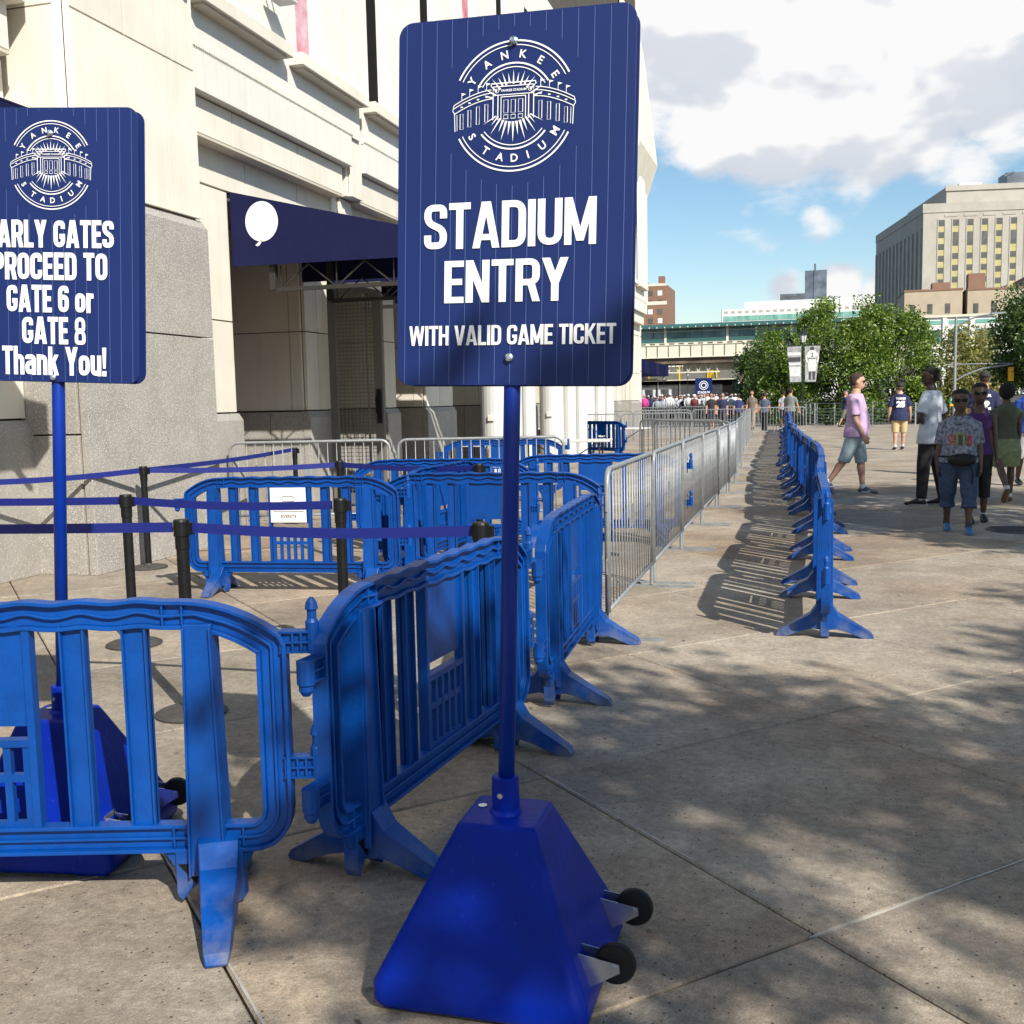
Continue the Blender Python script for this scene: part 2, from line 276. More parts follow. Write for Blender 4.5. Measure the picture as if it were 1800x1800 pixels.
# text
def text_mesh(body,w=None,h=None,bold=.0,shx=1.0):
    cu=bpy.data.curves.new('t','FONT'); cu.body=body; cu.offset=bold; cu.resolution_u=3; cu.align_x='CENTER'
    o=bpy.data.objects.new('t',cu); COL.objects.link(o); bpy.context.view_layer.update()
    me=bpy.data.meshes.new_from_object(o.evaluated_get(bpy.context.evaluated_depsgraph_get())); bpy.data.objects.remove(o); bpy.data.curves.remove(cu)
    v=np.array([p.co[:2] for p in me.vertices]); f=[tuple(p.vertices) for p in me.polygons]; bpy.data.meshes.remove(me)
    lo,hi=v.min(0),v.max(0); c=(lo+hi)/2; s=hi-lo
    sx=(w/s[0]) if w else None; sy=(h/s[1]) if h else sx; sx=sx or sy
    return (v-c)*np.array([sx*shx,sy]),f
class P2D:   # flat print in the x,z plane facing -y; every stroke sits a hair proud of the last
    def __init__(s,y=-.0012): s.b=MB(); s.y=y; s.k=0
    def nx(s): s.k=(s.k+1)%60; return s.y-s.k*1.2e-5
    def poly(s,pts,mi=0):
        y=s.nx(); s.b.add([(a,y,b) for a,b in pts],[tuple(range(len(pts)))],mi)
    def line(s,pts,w,mi=0,closed=False):
        if closed: pts=list(pts)+[pts[0],pts[1]]
        y=s.nx(); L_=[];R_=[]
        for i,p in enumerate(pts):
            a=pts[max(i-1,0)];b=pts[min(i+1,len(pts)-1)]; dx,dz=b[0]-a[0],b[1]-a[1]; l=math.hypot(dx,dz) or 1; nx,nz=-dz/l*w/2,dx/l*w/2
            L_.append((p[0]+nx,y,p[1]+nz));R_.append((p[0]-nx,y,p[1]-nz))
        n=len(pts); s.b.add(L_+R_,[(i,i+1,n+i+1,n+i) for i in range(n-1)],mi)
    def arc(s,cx,cz,r,a0,a1,w,mi=0,n=40): s.line([(cx+r*math.cos(R(a0+(a1-a0)*i/n)),cz+r*math.sin(R(a0+(a1-a0)*i/n))) for i in range(n+1)],w,mi)
    def text(s,body,cx,cz,w=None,h=None,bold=0,rot=0,mi=0,curve=None):
        v,f=text_mesh(body,w,h,bold); y=s.nx(); c,q=math.cos(rot),math.sin(rot)
        vs=[(cx+a*c-b*q,y,cz+a*q+b*c) for a,b in v]
        if curve: vs=[(a,y+curve*(a-cx)**2,b) for a,y,b in vs]
        s.b.add(vs,f,mi)
def soft(path,closed=False):
    out=[];n=len(path)
    for i,(x,z,r) in enumerate(path):
        if (not closed and i in (0,n-1)) or r==0: out.append((x,z)); continue
        a=path[i-1];b=path[(i+1)%n]; P=Vector((x,z)); A=(Vector(a[:2])-P); B=(Vector(b[:2])-P); r_=min(r,A.length*.5,B.length*.5); A=P+A.normalized()*r_; B=P+B.normalized()*r_
        for k in range(7): t=k/6; q=A*(1-t)**2+P*2*t*(1-t)+B*t*t; out.append((q.x,q.y))
    return out
def glyph(ch,t):
    W=.58; S_=[];P_=[]; h=t/2; c=.21
    def bar(x0,z0,x1,z1,w=t): P_.append([(x0-w/2,z0),(x0+w/2,z0),(x1+w/2,z1),(x1-w/2,z1)])
    def rect(x0,x1,z0,z1): P_.append([(x0,z0),(x1,z0),(x1,z1),(x0,z1)])
    def st(path,closed=False):
        q=soft(path,closed); S_.append((q+[q[0]] if closed else q,t))
    v=.82*t   # horizontal strokes are thinner
    if ch in 'EFLTI':
        if ch=='I': W=t; rect(0,t,0,1)
        elif ch=='T': W=.53; rect(W/2-h,W/2+h,0,1-v+.001); rect(0,W,1-v,1)
        else:
            W=.48; rect(0,t,0,1)
            if ch!='L': rect(t-.001,W,1-v,1); rect(t-.001,W*.92,.5-v/2,.5+v/2)
            if ch!='F': rect(t-.001,W,0,v)
    elif ch=='H': rect(0,t,0,1); rect(W-t,W,0,1); rect(t-.001,W-t+.001,.5-v/2,.5+v/2)
    elif ch in 'NM':
        if ch=='N': W=.58; rect(0,t,0,1); rect(W-t,W,0,1); bar(h*1.0,1,W-h*1.0,0,t*1.05)
        else: W=.74; rect(0,t*.95,0,1); rect(W-t*.95,W,0,1); bar(h*1.1,1,W/2,.08,t*.95); bar(W-h*1.1,1,W/2,.08,t*.95); 
    elif ch=='A': W=.66; bar(h,0,W/2-h*.25,1,t); bar(W-h,0,W/2+h*.25,1,t); rect(W*.24,W*.76,.17,.17+v*.9)
    elif ch=='V': W=.63; bar(W/2-h*.2,0,h,1,t); bar(W/2+h*.2,0,W-h,1,t)
    elif ch=='W': W=.92; bar(W*.27,0,h,1,t*.9); bar(W*.27,0,W/2,1,t*.85); bar(W*.73,0,W/2,1,t*.85); bar(W*.73,0,W-h,1,t*.9)
    elif ch=='Y': W=.62; rect(W/2-h,W/2+h,0,.45); bar(W/2,.42,h*1.05,1,t*1.08); bar(W/2,.42,W-h*1.05,1,t*1.08)
    elif ch in 'Kk':
        top=1; xh=1 if ch=='K' else .72; W=.60 if ch=='K' else .52; rect(0,t,0,1); bar(t*.7,xh*.40,W-h,xh,t); bar(W-h*.95,0,t+.05,xh*.60,t*1.0)
    elif ch in 'OD0': 
        if ch=='D': st([(h,v/2,0),(W-h,v/2,c),(W-h,1-v/2,c),(h,1-v/2,0)])
        else: st([(h,.5,0),(h,h,c),(W-h,h,c),(W-h,1-h,c),(h,1-h,c),(h,.5,0)])
        if ch=='D': rect(0,t,0,1)
    elif ch=='C': st([(W-h,.66,0),(W-h,1-h,c),(h,1-h,c),(h,h,c),(W-h,h,c),(W-h,.36,0)])
    elif ch=='G': st([(W-h,.68,0),(W-h,1-h,c),(h,1-h,c),(h,h,c),(W-h,h,c),(W-h,.50,0)]); rect(W*.52,W,.50-v,.50+.0*v)
    elif ch=='S': W=.57; st([(W-h,.68,0),(W-h,1-h,c),(h,1-h,c),(h,.60,.14),(W-h,.42,.14),(W-h,h,c),(h,h,c),(h,.32,0)])
    elif ch in 'PR':
        rect(0,t,0,1); st([(h,1-v/2,0),(W-h,1-v/2,c*.8),(W-h,.45,c*.8),(h,.45,0)])
        if ch=='R': bar(W-h*.9,0,W*.62,.47,t*1.02)
    elif ch=='U': st([(h,1,0),(h,h,c),(W-h,h,c),(W-h,1,0)])
    elif ch=='8':
        W=.56; q8=.175; e=q8/2; w8=.82*q8/2
        for z0_,z1_,xi in ((0,.545,0),(.455,1,.015)):
            pts=soft([(W/2,z0_+w8,0),(W-e-xi,z0_+w8,.19),(W-e-xi,z1_-w8,.19),(e+xi,z1_-w8,.19),(e+xi,z0_+w8,.19),(W/2,z0_+w8,0)]); S_.append((pts,q8))
    elif ch=='#': st([(W/2,.5,0),(h,.5,.1),(h,1-h,c),(W-h,1-h,c),(W-h,.5,.1),(W/2,.5,0)]); st([(W/2,.52,0),(h,.52,.1),(h,h,c),(W-h,h,c),(W-h,.52,.1),(W/2,.52,0)])
    elif ch=='6': W=.56; st([(W-h,.72,0),(W-h,1-h,c),(h,1-h,c),(h,h,c),(W-h,h,c),(W-h,.56,.15),(h,.56,0)])
    elif ch=='o': W=.54; st([(h,.36,0),(h,h,c),(W-h,h,c),(W-h,.73-h,c),(h,.73-h,c),(h,.36,0)])
    elif ch=='n': W=.53; rect(0,t,0,.72); st([(h,.45,0),(h+.02,.73-h,.1),(W-h,.73-h,c),(W-h,0,0)])
    elif ch=='h': W=.53; rect(0,t,0,1); st([(h,.45,0),(h+.02,.73-h,.1),(W-h,.73-h,c),(W-h,0,0)])
    elif ch=='u': W=.53; rect(W-t,W,0,.72); st([(h,.72,0),(h,h,c),(W-h-.02,h,.1),(W-h,.3,0)])
    elif ch=='r': W=.38; rect(0,t,0,.72); st([(h,.40,0),(h+.03,.72-h,.14),(W,.73-h,0)])
    elif ch=='a': W=.53; rect(W-t,W,0,.5); st([(h,.55,0),(h,.73-h,.15),(W-h,.73-h,.15),(W-h,.4,0)]); st([(W-h,.42,0),(h,.40,.12),(h,h,.12),(W-h,h,.1),(W-h,.3,0)])
    elif ch=='!': W=t; P_.append([(h*.35,.27),(t-h*.35,.27),(t,1),(0,1)]); rect(0,t,0,t*.9)
    elif ch==' ': W=.24
    return W,P_,S_
def block_text(p,txt,cx,cz,w,h,t):
    x=0;items=[]
    for ch in txt:
        W_,P_,S_=glyph(ch,t); items.append((x,P_,S_)); x+=W_+.05
    tot=x-.05; sx=w/tot
    def T(q,x0): return [(cx-w/2+(x0+a)*sx,cz-h/2+b*h) for a,b in q]
    for x0,P_,S_ in items:
        for q in P_: p.poly(T(q,x0))
        for q,ww in S_:
            n=len(q); Lf=[];Rt=[]
            for i,pt in enumerate(q):
                a=q[max(i-1,0)];b=q[min(i+1,n-1)]
                if q[0]==q[-1] and i in (0,n-1): a=q[-2];b=q[1]
                dx,dz=b[0]-a[0],b[1]-a[1]; l=math.hypot(dx,dz) or 1; nx,nz=-dz/l*ww/2,dx/l*ww/2*.82
                Lf.append((pt[0]+nx,pt[1]+nz)); Rt.append((pt[0]-nx,pt[1]-nz))
            y=p.nx(); A=T(Lf,x0);B=T(Rt,x0)
            p.b.add([(a,y,b) for a,b in A+B],[(i,i+1,n+i+1,n+i) for i in range(n-1)])
# ================= GROUND =================
def slab_mesh(seed):
    b=MB(); h=.75-.004; c=.006
    b.add([(-h,-h,-.05),(h,-h,-.05),(h,h,-.05),(-h,h,-.05),(-h,-h,-c),(h,-h,-c),(h,h,-c),(-h,h,-c),(-h+c,-h+c,0),(h-c,-h+c,0),(h-c,h-c,0),(-h+c,h-c,0)],
      [(0,1,5,4),(1,2,6,5),(2,3,7,6),(3,0,4,7),(4,5,9,8),(5,6,10,9),(6,7,11,10),(7,4,8,11),(8,9,10,11)])
    return b
pave=MB().box(-14,9.5,-9,57,-1.6,-.028).box(-60,.9,57.0,170,-1.6,-.004).build('pavement',M['joint']); pave['kind']='structure'
sm=[slab_mesh(0).mesh('slab',M['conc']),slab_mesh(0).mesh('slab',M['conc_rust'])]
far=MB(); rs=random.Random(3); nsl=0
CA,SA=math.cos(R(45)),math.sin(R(45))
O0=(.04,2.98)   # a joint crossing seen in the foreground
for i in range(-50,60):
    for j in range(-50,60):
        u,v=(i+.5)*1.5,(j+.5)*1.5; x=O0[0]+u*CA-v*SA; y=O0[1]+u*SA+v*CA
        if not(-13<x<8.4 and -8<y<55.5): continue
        ang=math.degrees(math.atan2(-x,y))-15.7; d=math.hypot(x,y)
        if y>0.3 and d<18 and abs(ang)<34+30/max(d,1) and x>-8.2 and nsl<290:
            o=bpy.data.objects.new('slab',sm[rs.random()<.35]); COL.objects.link(o); o.parent=pave; o.location=(x,y,rs.uniform(-.0015,.0015)); o.rotation_euler=(0,0,R(45+90*rs.randrange(4))); nsl+=1
        else:
            h=.746; P=[(x+(a*CA-b*SA)*h,y+(a*SA+b*CA)*h) for a,b in ((-1,-1),(1,-1),(1,1),(-1,1))]
            far.add([(a,b,-.03) for a,b in P]+[(a,b,0) for a,b in P],[(4,5,6,7),(0,1,5,4),(1,2,6,5),(2,3,7,6),(3,0,4,7)])
fo=far.build('slab_field',M['conc'],pave); fo['kind']='stuff'
# caulk strips laid in two of the joints
for (a,b) in (((.02,2.96),(1.5,4.44)),((-1.02,4.06),(-.35,3.39)),((-2.4,3.30),(-1.2,2.12))):
    A_,B_2=Vector((*a,-.004)),Vector((*b,-.004)); n_=26; m_=MB(); pr_=A_; px_=Vector((B_2.y-A_.y,A_.x-B_2.x,0)).normalized()
    for q_ in range(1,n_+1):
        nx_=A_.lerp(B_2,q_/n_)+px_*rs.uniform(-.002,.002); m_.bar(pr_,nx_,rs.uniform(.003,.009),.0085); pr_=nx_
    m_.build('joint_sealant',M['caulk'],pave)
gnd=MB().box(-900,900,-60,1400,-2.0,-1.45).build('ground',M['asph']); gnd['kind']='structure'
road=MB().box(9.7,24,-40,160,-1.44,-.10).build('road',M['asph']); road['kind']='structure'
k=MB().box(9.5,9.7,-20,57,-.14,.0).build('kerb',M['wallw']); k['kind']='structure'
road2=MB().box(1.0,9.6,57.3,160,-1.44,-1.30).build('cross_road',M['asph']); road2['kind']='structure'
lt=MB(); rl=random.Random(8)
for i in range(90):
    x=rl.uniform(-2.6,2.2); y=rl.uniform(2.0,9.0); a=rl.uniform(0,6.28); l=rl.uniform(.006,.018); w=l*rl.uniform(.25,.5); z=rl.uniform(.004,.008)
    ca,sa=math.cos(a)*l,math.sin(a)*l; lt.add([(x-ca,y-sa,.003),(x+sa*w/l,y-ca*w/l,z),(x+ca,y+sa,.004),(x-sa*w/l,y+ca*w/l,z)],[(0,1,2,3)])
o=lt.build('leaf_litter',M['bark']); tag(o,'sparse dry leaf fragments scattered over the paving','litter',kind='stuff')
# ================= STADIUM FACADE =================
bld=empty('stadium_building',(-7,20,0),0,'long cream stone stadium building with granite base, stepped bands and gate bays on the left','stadium')
def onb(o): o.parent=bld; o.location=Vector(o.location)-Vector((-7,20,0)); return o
def part(mb,name,mat_,bevel=0): return onb(mb.build(name,mat_,bevel=bevel))
def face(x,y0,y1,z0,z1,name='wall_panel',m='cream',t=.05,ys=(),zs=(),g=.008):
    """panels with open joints on a wall plane facing +x"""
    Y=[y0]+list(ys)+[y1]; Z=[z0]+list(zs)+[z1]
    for a,b in zip(Y,Y[1:]):
        for c,d in zip(Z,Z[1:]):
            part(MB().box(x-t,x,a+g,b-g,c+g,d-g),name,M[m],.004)
def facey(y,x0,x1,z0,z1,name='wall_panel',m='cream',t=.05,xs=(),zs=(),g=.006):
    X=[x0]+list(xs)+[x1]; Z=[z0]+list(zs)+[z1]
    for a,b in zip(X,X[1:]):
        for c,d in zip(Z,Z[1:]):
            part(MB().box(a+g,b-g,y,y+t,c+g,d-g),name,M[m],.004)
# backing masses
core=MB()
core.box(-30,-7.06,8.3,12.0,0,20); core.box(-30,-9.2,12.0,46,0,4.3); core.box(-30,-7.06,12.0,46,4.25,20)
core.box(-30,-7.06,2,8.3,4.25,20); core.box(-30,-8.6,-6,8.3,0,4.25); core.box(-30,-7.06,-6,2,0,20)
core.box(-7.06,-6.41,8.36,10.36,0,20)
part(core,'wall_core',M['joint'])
# big pier
def plinth_block(x0,x1,y0,y1,z0,z1,cut=.1):
    part(MB().prism([(x0,z0),(x1,z0),(x1,z1-cut),(x1-cut*.8,z1),(x0,z1)],lambda a,b,t:(a,t,b),y0,y1),'plinth_block',M['stone'],.006)
plinth_block(-6.42,-6.33,8.27,10.46,0,2.28,.0); plinth_block(-6.42,-6.33,8.27,10.46,2.295,3.56,.10)
part(MB().box(-7.06,-6.44,8.26,8.34,0,1.3),'plinth_block',M['stone'],.006); part(MB().box(-7.06,-6.44,8.26,8.34,1.315,3.5),'plinth_block',M['stone'],.006)
face(-6.37,8.40,10.42,3.565,5.12,ys=(9.85,)); face(-6.37,8.40,10.42,5.12,7.2,ys=(9.2,10.0)); face(-6.37,8.40,10.42,7.2,10,ys=(9.5,))
facey(8.30,-7.06,-6.47,3.52,5.12); facey(8.30,-7.06,-6.47,5.12,10,zs=(7.2,))
part(MB().prism([(-6.475,8.302),(-6.372,8.405),(-6.42,8.47),(-6.475,8.36)],lambda a,b,t:(a,b,t),3.6,10),'wall_panel',M['cream'])
def bay_wall(y0,y1):
    L_=y1-y0
    c=[y0+L_*.27,y0+L_*.63]
    # lintel, band 2, band 1
    face(-7.0,y0,y1,4.21,4.68,ys=[y0+L_*.12,y0+L_*.44,y0+L_*.74])
    part(MB().box(-7.0,-6.77,y0,y1-.16,4.65,4.68),'band_soffit',M['sill'])
    face(-6.77,y0,y1-.16,4.68,5.10,'band_panel','cream',.23,ys=[y0+L_*.30,y0+L_*.66])
    face(-6.64,y0,y1-.06,5.10,5.55,'band_panel','wallw',.36,ys=[y0+L_*.34,y0+L_*.68])
    # dentil course
    d=MB(); n=int(L_/.045)
    for i in range(n):
        yy=y0+L_*(i+.5)/n; d.box(-6.66,-6.635,yy-.011,yy+.011,5.58,5.66); 
    o=part(d,'dentil_course',M['wallw']); o['kind']='stuff'
    part(MB().box(-7.02,-6.66,y0,y1+.3,5.555,12),'upper_wall',M['wallw'])
SILLS=[(10.95,13.2),(13.5,15.75),(16.0,18.3),(18.6,20.9)]
def vpier(y0,y1):
    part(MB().box(-7.06,-6.96,y0-.18,y1+.05,4.25,5.6).box(-7.06,-6.76,y0-.05,y1+.02,4.69,5.56),'pier_core',M['wallw'])
    face(-6.9,y0,y1,4.21,4.68); face(-6.70,y0,y1,4.68,5.62,ys=((y0+y1)/2,))
for a,b in ((10.42,15.2),(15.62,20.6),(21.0,26.0),(26.4,31.4),(31.8,36.8),(37.2,45.8)): bay_wall(a,b)
for a in (15.2,20.6,26.0,31.4,36.8): vpier(a,a+.42)
bay_wall(3.2,8.26)
part(MB().box(-7.02,-6.66,-6,3.2,4.2,12),'upper_wall',M['wallw'])
# sills, windows above
y=10.75
for i in range(14):
    y0=y+i*2.45; y1=y0+2.2
    part(MB().box(-6.66,-6.45,y0,y1,6.02,6.18),'window_sill',M['cream'],.008)
    part(MB().box(-6.66,-6.50,y0+.12,y1-.12,5.99,6.02),'sill_soffit',M['sill'])
    if i>=1:
        w=part(MB().box(-6.72,-6.655,y0+.25,y0+.62,6.18,11),'window',M['poster' if i in (1,4) else 'dark'])
    face(-6.56,y0+.85,y1+.05,6.2,11,'pilaster','wallw',.1)
# flood lamp on wall
fl=MB().box(-6.48,-6.22,12.3,12.66,6.56,6.60).bar((-6.57,12.4,6.72),(-6.4,12.4,6.6),.025).bar((-6.57,12.56,6.72),(-6.4,12.56,6.6),.025).build('wall_floodlight',M['whitep'],bevel=.01); tag(fl,'flat pale floodlight bracketed on the cream wall high above the first window sill','floodlight')
# small dome camera
cmr=MB().ball((-6.3,10.2,5.95),.055,n=12).box(-6.38,-6.3,10.17,10.23,5.97,6.03).build('security_camera',M['dkbase'],smooth=True); tag(cmr,'small dark dome camera at the edge of the big cream pier','camera')
# gate bays
def gate_pier(y0,y1,jx=-9.2):
    """front strip facing the street + camera-side jamb"""
    face(-7.0,y0,y1,1.46,4.2,zs=(2.6,),ys=(((y0+y1)/2,) if y1-y0>.6 else ()))
    part(MB().prism([(-7.06,0),(-6.94,0),(-6.94,1.36),(-7.0,1.45),(-7.06,1.45)],lambda a,b,t:(a,t,b),y0-.06,y1+.05),'plinth_block',M['stone'],.006)
    part(MB().box(jx,-7.06,y0+.03,y1-.03,0,4.25),'pier_core',M['joint'])
    facey(y0-.02,jx,-7.06,1.46,4.2,xs=(-8.9,-7.25),zs=(2.6,),m='cream')
    facey(y0-.05,jx,-7.05,.0,1.45,'plinth_block','stone',.08,xs=(-7.6,))
gate_pier(10.46,12.05)
for a,b in ((14.05,14.85),(17.0,17.5),(19.0,20.6),(23.2,24.0),(26.6,27.4),(30,30.8),(33.4,34.2),(36.8,37.6),(40.2,41),(43.5,45.8)): gate_pier(a,b)
gate_pier(6.6,8.26,-8.6); gate_pier(2.6,4.0,-8.6)
# soffit in openings
part(MB().box(-9.2,-7.06,12.05,45,4.1,4.2),'recess_soffit',M['gate'])
# corner + flare cornice at the far end of the facade
part(MB().box(-12,-6.98,45.8,46.2,0,20),'corner_wall',M['wallw'])
part(MB().prism([(-6.86,9.6),(-6.25,11.4),(-6.3,11.9),(-6.8,16),(-7,17),(-7,10.2)],lambda a,b,t:(a,t,b),41.5,46.4),'cornice',M['cream'])
for i in range(9): part(MB().box(-6.99,-6.97,45.85,46.15,1.2+i*1.5,1.22+i*1.5),'joint_line',M['joint'])
# mesh gates inside the openings
def grid(mb,x0,x1,z0,z1,y,st=.055,r=.004,mi=0):
    n=int((x1-x0)/st)
    for i in range(n+1): xx=x0+(x1-x0)*i/n; mb.box(xx-r,xx+r,y-r,y+r,z0,z1,mi)
    n=int((z1-z0)/st)
    for i in range(n+1): zz=z0+(z1-z0)*i/n; mb.box(x0,x1,y-r*2.2,y-r*1.2,zz-r,zz+r,mi)
def gate_leaf(loc,rz,w,h,label,banner=False):
    g=empty('mesh_gate',loc,rz,label,'gate','steel mesh gates of the stadium bays')
    f=MB()
    f.box(0,.12,-.03,.03,.05,h).box(w-.14,w,-.03,.03,.05,h).box(.12,w-.14,-.03,.03,h-.16,h).box(.12,w-.14,-.03,.03,.05,.2)
    f.build('gate_frame',M['gate'],g,bevel=.005)
    m=MB(); grid(m,.12,w-.14,.2,h-.16,0); o=m.build('mesh_infill',M['gate'],g); o['kind']='stuff'
    MB().box(w-.26,w-.235,-.02,.02,.2,h-.2).build('mullion',M['gate'],g)
    MB().box(w-.10,w-.03,-.06,-.03,1.25,1.75).bar((w-.1,-.07,1.4),(w-.1,-.07,1.65),.02).build('gate_handle',M['black'],g)
    if banner: MB().box(.16,w-.2,-.045,-.035,h*.52,h-.25).build('gate_banner',M['lilac'],g)
    return g
gate_leaf((-6.90,14.62,0),0,.86,3.32,'tall steel mesh gate leaf swung open across the second cream gate bay')
gate_leaf((-8.85,12.1,0),R(86),1.9,3.2,'dark steel mesh gate with a lilac banner in the first gate bay',True)
gate_leaf((-8.9,17.55,0),R(90),1.3,3.2,'closed dark mesh gate deep in the third gate bay')
gate_leaf((-8.9,20.7,0),R(90),2.4,3.2,'closed dark mesh gate deep in the bay behind the white columns')
gate_leaf((-8.2,4.2,0),R(90),2.2,3.2,'dark mesh gate in the leftmost bay behind the early gates sign')
# awnings
def awning(y0,y1,label,x0=-6.98,xo=-3.9,zt=4.21,zb=3.29,balloon=False,grp='navy wedge awnings over the gates'):
    a=empty('awning',(x0,y0,zb),0,label,'awning',grp); Lx=xo-x0; ztip=zt-zb-.243*Lx; n=8
    side=[(0,0),(Lx,-.01),(Lx,max(.12,ztip)),(0,zt-zb)]
    for yy in (0,y1-y0-.02): MB().prism(side,lambda p,q,t:(p,yy+t,q),0,.02).build('side_panel',M['awn'],a)
    MB().prism([(0,zt-zb),(Lx,max(.12,ztip)),(Lx,max(.12,ztip)-.015),(0,zt-zb-.015)],lambda p,q,t:(p,t,q),.02,y1-y0-.02).build('top_panel',M['awn'],a)
    MB().box(Lx-.015,Lx,.02,y1-y0-.02,-.01,max(.12,ztip)-.02).build('front_valance',M['awn'],a)
    for yy in (.12,(y1-y0)-.15):
        t=MB().bar((.5,yy,-.30),(Lx-.1,yy,-.30),.05,.05).bar((.5,yy,-.3),(.5,yy,.3),.08)
        for i in range(3):
            xx=.6+i*(Lx-.8)/3; t.bar((xx,yy,-.3),(xx+(Lx-.8)/6,yy,.0),.016).bar((xx+(Lx-.8)/6,yy,.0),(xx+(Lx-.8)/3,yy,-.3),.016)
            t.bar((xx,yy,-.3),(xx,yy,.0),.013)
        t.build('truss',M['truss'],a)
    MB().box(.0,Lx-.05,.02,y1-y0-.04,-.02,-.005).build('soffit_cloth',M['dark'],a) if False else None
    if balloon:
        b=MB(); b.add([(.43+.225*math.cos(2*PI*i/40),-.004,.53+.245*math.sin(2*PI*i/40)) for i in range(40)],[tuple(range(40))])
        b.add([(.40,-.004,.30),(.33,-.004,.245),(.355,-.004,.232),(.385,-.004,.24),(.43,-.004,.296)],[(0,1,2,3,4)])
        b.build('balloon_emblem',M['white'],a)
    return a
awning(12.08,14.0,'near navy awning with a white balloon emblem over the first gate bay',balloon=True)
awning(14.9,16.95,'navy awning over the second gate bay above the open mesh gate')
awning(17.55,18.95,'third navy awning, nearest the white columns')
awning(4.1,6.5,'navy awning at the far left behind the early gates sign',x0=-6.98,xo=-5.0,zt=4.02,zb=3.15)
for i,yy in enumerate((52,56,60,65,70,75)):
    awning(yy,yy+1.5,['first','second','third','fourth','fifth','sixth'][i]+' of the distant navy awnings stepping away beyond the big sign',x0=-12.2,xo=-9.6,zt=4.5,zb=3.1,grp='distant navy awnings past the corner')
# fluted white column clusters
def colcluster(x,y,label,h=5.0,s=1.0):
    c=empty('white_column',(x,y,0),0,label,'column','white column clusters by the gates')
    MB().lathe([(.30*s,0),(.30*s,h)],24).build('round_shaft',M['whitep'],c,smooth=False)
    MB().lathe([(.17*s,0),(.17*s,h)],16,o=(.42*s,.1,0)).build('side_shaft',M['whitep'],c)
    MB().lathe([(.17*s,0),(.17*s,h)],16,o=(.62*s,.5,0)).build('side_shaft',M['whitep'],c)
    MB().box(-.06,.08,-.34*s,-.29*s,1.12,1.24).build('outlet_box',M['wallw'],c,bevel=.01)
    return c
colcluster(-6.5,21.9,'white round column cluster left of the big sign pole')
colcluster(-6.35,26.6,'white column cluster just right of the big sign pole',s=1.05); 
colcluster(-7.0,34.0,'white column cluster beside the tilted blue barrier',s=1.1)
# ================= BARRIERS =================
def offs(path,d):
    out=[];n=len(path)
    for i in range(n):
        a=Vector(path[i-1]);b=Vector(path[i]);c=Vector(path[(i+1)%n]); n1=(b-a).normalized();n2=(c-b).normalized()
        m=Vector((-(n1+n2).y,(n1+n2).x)); m.normalize(); k=1/max(.5,m.dot(Vector((-n1.y,n1.x)))); out.append(tuple(b+m*d*k))
    return out
def frame_path():
    p=[]
    for i in range(7): a=-PI/2+PI/2*i/6; p.append((.80+.12*math.cos(a),.30+.13*math.sin(a)))
    p+=[(.92,.5),(.92,.815),(.905,.845)]
    for i in range(1,7): t=i/6; p.append((.905-.29*t,.845+.11*(1-(1-t)**2)))
    n=56
    for i in range(n+1): x=.58-1.16*i/n; p.append((x,.959+.0035*math.cos(2*PI*x/.165)))
    q=[(-a,b) for a,b in p[:7][::-1]]; r=[(-a,b) for a,b in p[7:16][::-1]]
    return p+r+q
FP=frame_path()
def strip(mb,d0,d1,depth,wav=0):
    A=offs(FP,d0);B=offs(FP,d1);n=len(FP); vs=[]
    for i in range(n):
        w=0
        if wav and FP[i][1]>.94: w=wav*math.cos(2*PI*FP[i][0]/.165)
        vs+=[(A[i][0],-depth,A[i][1]+w),(A[i][0],depth,A[i][1]+w),(B[i][0],depth,B[i][1]+w),(B[i][0],-depth,B[i][1]+w)]
    fs=[]
    for i in range(n):
        j=(i+1)%n
        for k in range(4): fs.append((i*4+k,j*4+k,j*4+(k+1)%4,i*4+(k+1)%4))
    mb.add(vs,fs)
